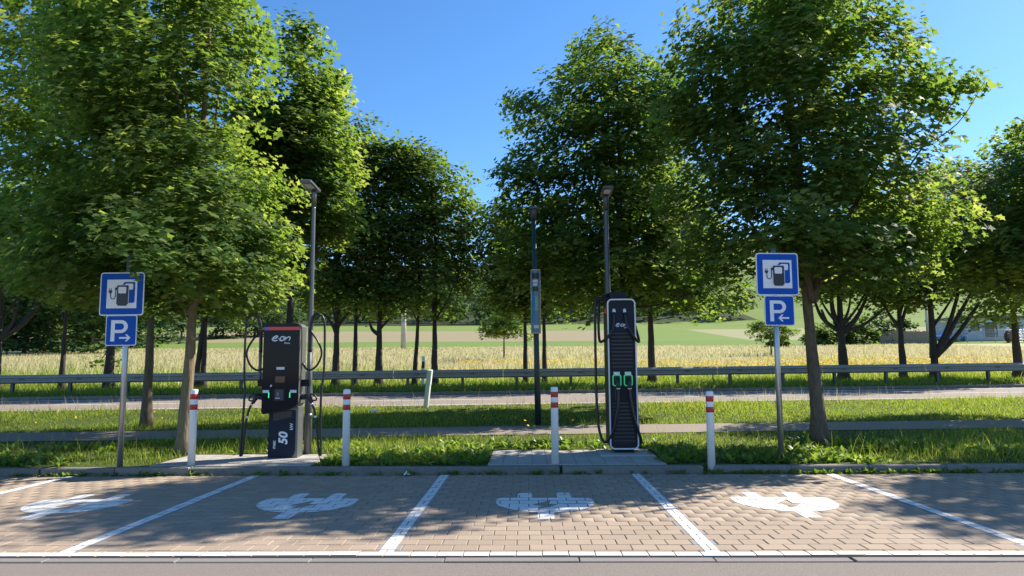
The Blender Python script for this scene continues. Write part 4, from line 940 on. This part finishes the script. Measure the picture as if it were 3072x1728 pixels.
def louv(z0, z1, nn, xa, xb):
    st_ = (z1 - z0) / nn; lm = MB().slab([(xa, 0), (xb, 0), (xb, st_ * .98), (xa, st_ * .98)], 0, .002)
    q = MB(); q.add([(xa, -.008, 0), (xb, -.008, 0), (xb, -.0, st_ * .62), (xa, -.0, st_ * .62), (xa, .0005, 0), (xb, .0005, 0)], [(0, 1, 2, 3), (4, 5, 1, 0), (0, 3, 4), (1, 5, 2)])
    me = q.mesh('louvre', LOUVER); MB().box(xa, xb, -.2480, -.2471, z0, z1).build('louvre_recess', SIGNBLACK, FP)
    for i in range(nn): link('louvre', me, FP, (0, -.2505, z0 + i * st_ + .004))
louv(h2(725), h2(418), 10, -.158, .160)
louv(h2(1325), h2(992), 11, -.158, .160)
for cx in (-.092, .078):
    z0, z1 = h2(852), h2(766)
    MB().slab(rrect(cx - .062, cx + .062, z0 - .006, z1 + .004, .03, 5), -.2500, -.2474).build('socket', SIGNBLACK, FP)
    MB().ring(rrect(cx - .066, cx + .066, z0 - .010, z1 + .008, .034, 5), rrect(cx - .052, cx + .052, z0 + .006, z1 - .008, .022, 5), -.268, -.2502).build('socket_ring', GREENR, FP)
    MB().box(cx - .047, cx + .047, -.2500, -.2473, h2(762), h2(740)).build('label_sticker', STICK, FP)
    con = MB().tube(smooth_path([(cx + .008, -.252, h2(800)), (cx + .008, -.30, h2(815)), (cx + .008, -.325, h2(850)), (cx + .010, -.315, h2(876))], 4), [.040] * 5 + list(np.linspace(.038, .026, 8)), 10).build('connector', RUBBER, C2)
    MB().tube([(cx + .010, -.316, h2(868)), (cx + .010, -.314, h2(880))], .030, 10).build('cable_ring', WHITEP, con)
MB().box(-.128, -.095, -.2515, -.2474, h2(972), h2(872), .001).build('slot_handle', SIGNBLACK, FP)
top_ = MB().box(-.155, .085, -.16, .12, HT + .006, HT + .125, .012).box(-.375, -.155, -.06, .06, HT - .01, HT + .055, .008).box(.085, .175, -.06, .06, HT + .005, HT + .055, .008)
top_.tube([(-.155, 0, HT + .09), (-.25, 0, HT + .05)], .03, 8).build('cable_gantry', BODYB, C2)
MB().box(-.2235, -.2185, -.16, .05, h2(245), h2(205)).build('red_mark', STRIPE_R, C2)
U = lambda zx: (zx - 312) * k2
q = MB().tube(smooth_path([(-.35, -.02, HT + .02), (-.372, -.03, HT - .15), (-.385, -.05, h2(500)), (-.385, -.08, h2(1000)), (-.355, -.12, h2(1230)), (-.285, -.20, h2(1315)), (-.17, -.29, h2(1225)), (-.105, -.33, h2(1060)), (-.082, -.325, h2(960)), (-.082, -.315, h2(876))], 6), .0205, 8).build('cable', RUBBER, C2)
q = MB().tube(smooth_path([(-.112, -.25, h2(238)), (-.115, -.29, h2(265)), (-.135, -.32, h2(370)), (-.20, -.33, h2(440)), (-.30, -.26, h2(488)), (-.335, -.18, h2(470)), (-.335, -.10, h2(330)), (-.32, -.05, h2(180)), (-.31, -.02, HT + .01)], 6), .0205, 8).build('cable', RUBBER, C2)
q = MB().tube(smooth_path([(.048, -.25, h2(245)), (.05, -.29, h2(275)), (.075, -.32, h2(355)), (.145, -.33, h2(430)), (.225, -.28, h2(485)), (.262, -.22, h2(490)), (.262, -.15, h2(450)), (.225, -.05, h2(330)), (.185, 0, h2(200)), (.165, 0, HT + .02)], 6), .0205, 8).build('cable', RUBBER, C2)
q = MB().tube(smooth_path([(.088, -.315, h2(876)), (.098, -.325, h2(960)), (.135, -.33, h2(1090)), (.19, -.32, h2(1200)), (.245, -.25, h2(1290)), (.262, -.10, h2(1330)), (.262, .05, h2(1290)), (.255, .12, h2(900)), (.225, .08, h2(300)), (.17, .05, HT + .02)], 6), .0205, 8).build('cable', RUBBER, C2)
for cx in (-.112, .048): MB().tube([(cx, -.245, h2(222)), (cx, -.272, h2(250))], .024, 8).build('cable_inlet', WHITEP, C2)

# ------------------------------------------------------------------ litter
def litter(label, x, y, z, s):
    q = MB(); n = 6; vs = [(s * (i % n - 2.5) * .3 + RNG.normal(0, s * .05), s * (i // n - 2.5) * .22 + RNG.normal(0, s * .05), abs(RNG.normal(0, s * .28))) for i in range(n * n)]
    q.add(vs, [(j * n + i, j * n + i + 1, (j + 1) * n + i + 1, (j + 1) * n + i) for i in range(n - 1) for j in range(n - 1)])
    tag(q.build('paper_scrap', PAPER, None, (x, y, z)), label, 'litter')
litter('crumpled white paper scrap lying against the kerb between two bays', at(1024, 1189, 9.3)[0], 9.30, .012, .055)
litter('white paper scrap lying on the sunlit lawn', at(940, 1040, 16.8)[0], 16.8, g1(-3.6, 16.8) + .10, .14)

# ------------------------------------------------------------------ far buildings and poles
X, Y = farbase(2520, 100)
bd = thing('warehouse', 'low pale building with dark windows beyond the meadow', 'building', (X, Y, g1(X, Y) - .1), R(4))
MB().box(-5, 12, 0, 9, 0, 3.4).build('wall', WALLW, bd); MB().box(-5.3, 12.3, -.4, 9.3, 3.4, 3.75).build('roof', ROOFM, bd)
for x0, x1, z0, z1 in ((-4.6, -3.2, 1.5, 2.8), (-2.4, -.4, .6, 2.8), (1.4, 3.0, .3, 2.9), (5, 7, 1.4, 2.8), (8.5, 10.5, 1.4, 2.8)):
    fr = MB().box(x0 - .08, x1 + .08, -.06, -.003, z0 - .08, z1 + .08).build('window', SIGNWHITE, bd); MB().box(x0, x1, -.09, -.062, z0, z1).build('pane', WINM, fr)
dr = MB().box(3.6, 4.5, -.07, -.004, 0, 2.4).build('door', SIGNBACK, bd); MB().box(4.3, 4.36, -.12, -.072, 1.0, 1.15).build('handle', SIGNBLACK, dr)
MB().box(.6, 1.1, -.5, -.004, 0, 3.3).build('pillar', SIGNWHITE, bd)
X, Y = farbase(2400, 94)
fn = thing('wire_fence', 'wire mesh fence on posts in front of the pale building', 'fence', (X, Y, g1(X, Y)), R(3))
for k in range(9): MB().tube([(k * 2, 0, -.2), (k * 2, 0, 1.9)], .04, 6).build('post', GALV, fn)
q = MB()
for z in np.linspace(.15, 1.8, 9): q.tube([(0, 0, z), (16, 0, z)], .012, 4)
for x in np.arange(.25, 16, .5): q.tube([(x, .01, .1), (x, .01, 1.8)], .010, 4)
q.build('mesh_panel', GALV, fn)
X, Y = farbase(2215, 94)
fn = thing('board_fence', 'grey wooden board fence behind the crooked trunk', 'fence', (X, Y, g1(X, Y)), R(3))
bmsh = MB().box(0, .34, -.02, .02, -.1, 1.7, .006).mesh('board', WOODF)
for k in range(22): link('board', bmsh, fn, (k * .36, 0, RNG.normal(0, .02)))
for k in range(4): MB().box(k * 2.6 - .06, k * 2.6 + .06, .03, .15, -.1, 1.85).build('post', WOODF, fn)
X, Y = farbase(2395, 97)
cr = thing('parked_car', 'small blue car parked behind the wire fence', 'car', (X, Y, g1(X, Y)), R(10))
MB().slab([(-1.9, .35), (1.9, .35), (1.95, .7), (1.2, .85), (.7, 1.35), (-.9, 1.4), (-1.6, .9), (-1.95, .8)], -.8, .8).build('body', CARB, cr)
MB().slab([(-1.35, .93), (1.0, .9), (.62, 1.28), (-.85, 1.32)], -.812, -.802).build('side_window', WINM, cr)
for x in (-1.2, 1.2):
    for y_ in (-.82, .68): MB().tube([(x, y_, .33), (x, y_ + .16, .33)], .33, 14).build('wheel', TYRE, cr)
X, Y = farbase(2545, 93)
dm = thing('cable_drum', 'brown wooden cable drum standing by the wire fence', 'cable drum', (X, Y, g1(X, Y)), R(25))
for y_ in (-.35, .3): MB().tube([(0, y_, .85), (0, y_ + .06, .85)], .85, 22).build('flange', BROWNW, dm)
MB().tube([(0, -.29, .85), (0, .3, .85)], .45, 18).build('core', WOODF, dm)
def upole(label, px, v, h_, r_, m):
    X, Y = farbase(px, v); t = thing('utility_pole', label, 'utility pole', (X, Y, g1(X, Y)))
    MB().lathe([(r_, -.2), (r_ * .6, h_)], 12).build('mast', m, t); MB().box(-.9, .9, -.06, .06, h_ - .6, h_ - .48, .01).build('crossarm', m, t)
    for k in (-.75, 0, .75): MB().lathe([(.05, h_ - .48), (.06, h_ - .40), (.03, h_ - .28)], 8, (k, 0, 0)).build('insulator', STICK, t)
upole('grey concrete pole on the field behind the knobbly trunk', 1015, 86, 7.5, .36, CONC)
upole('slim pale pole among the shrubs near the far building', 2337, 96, 8, .2, CONC)
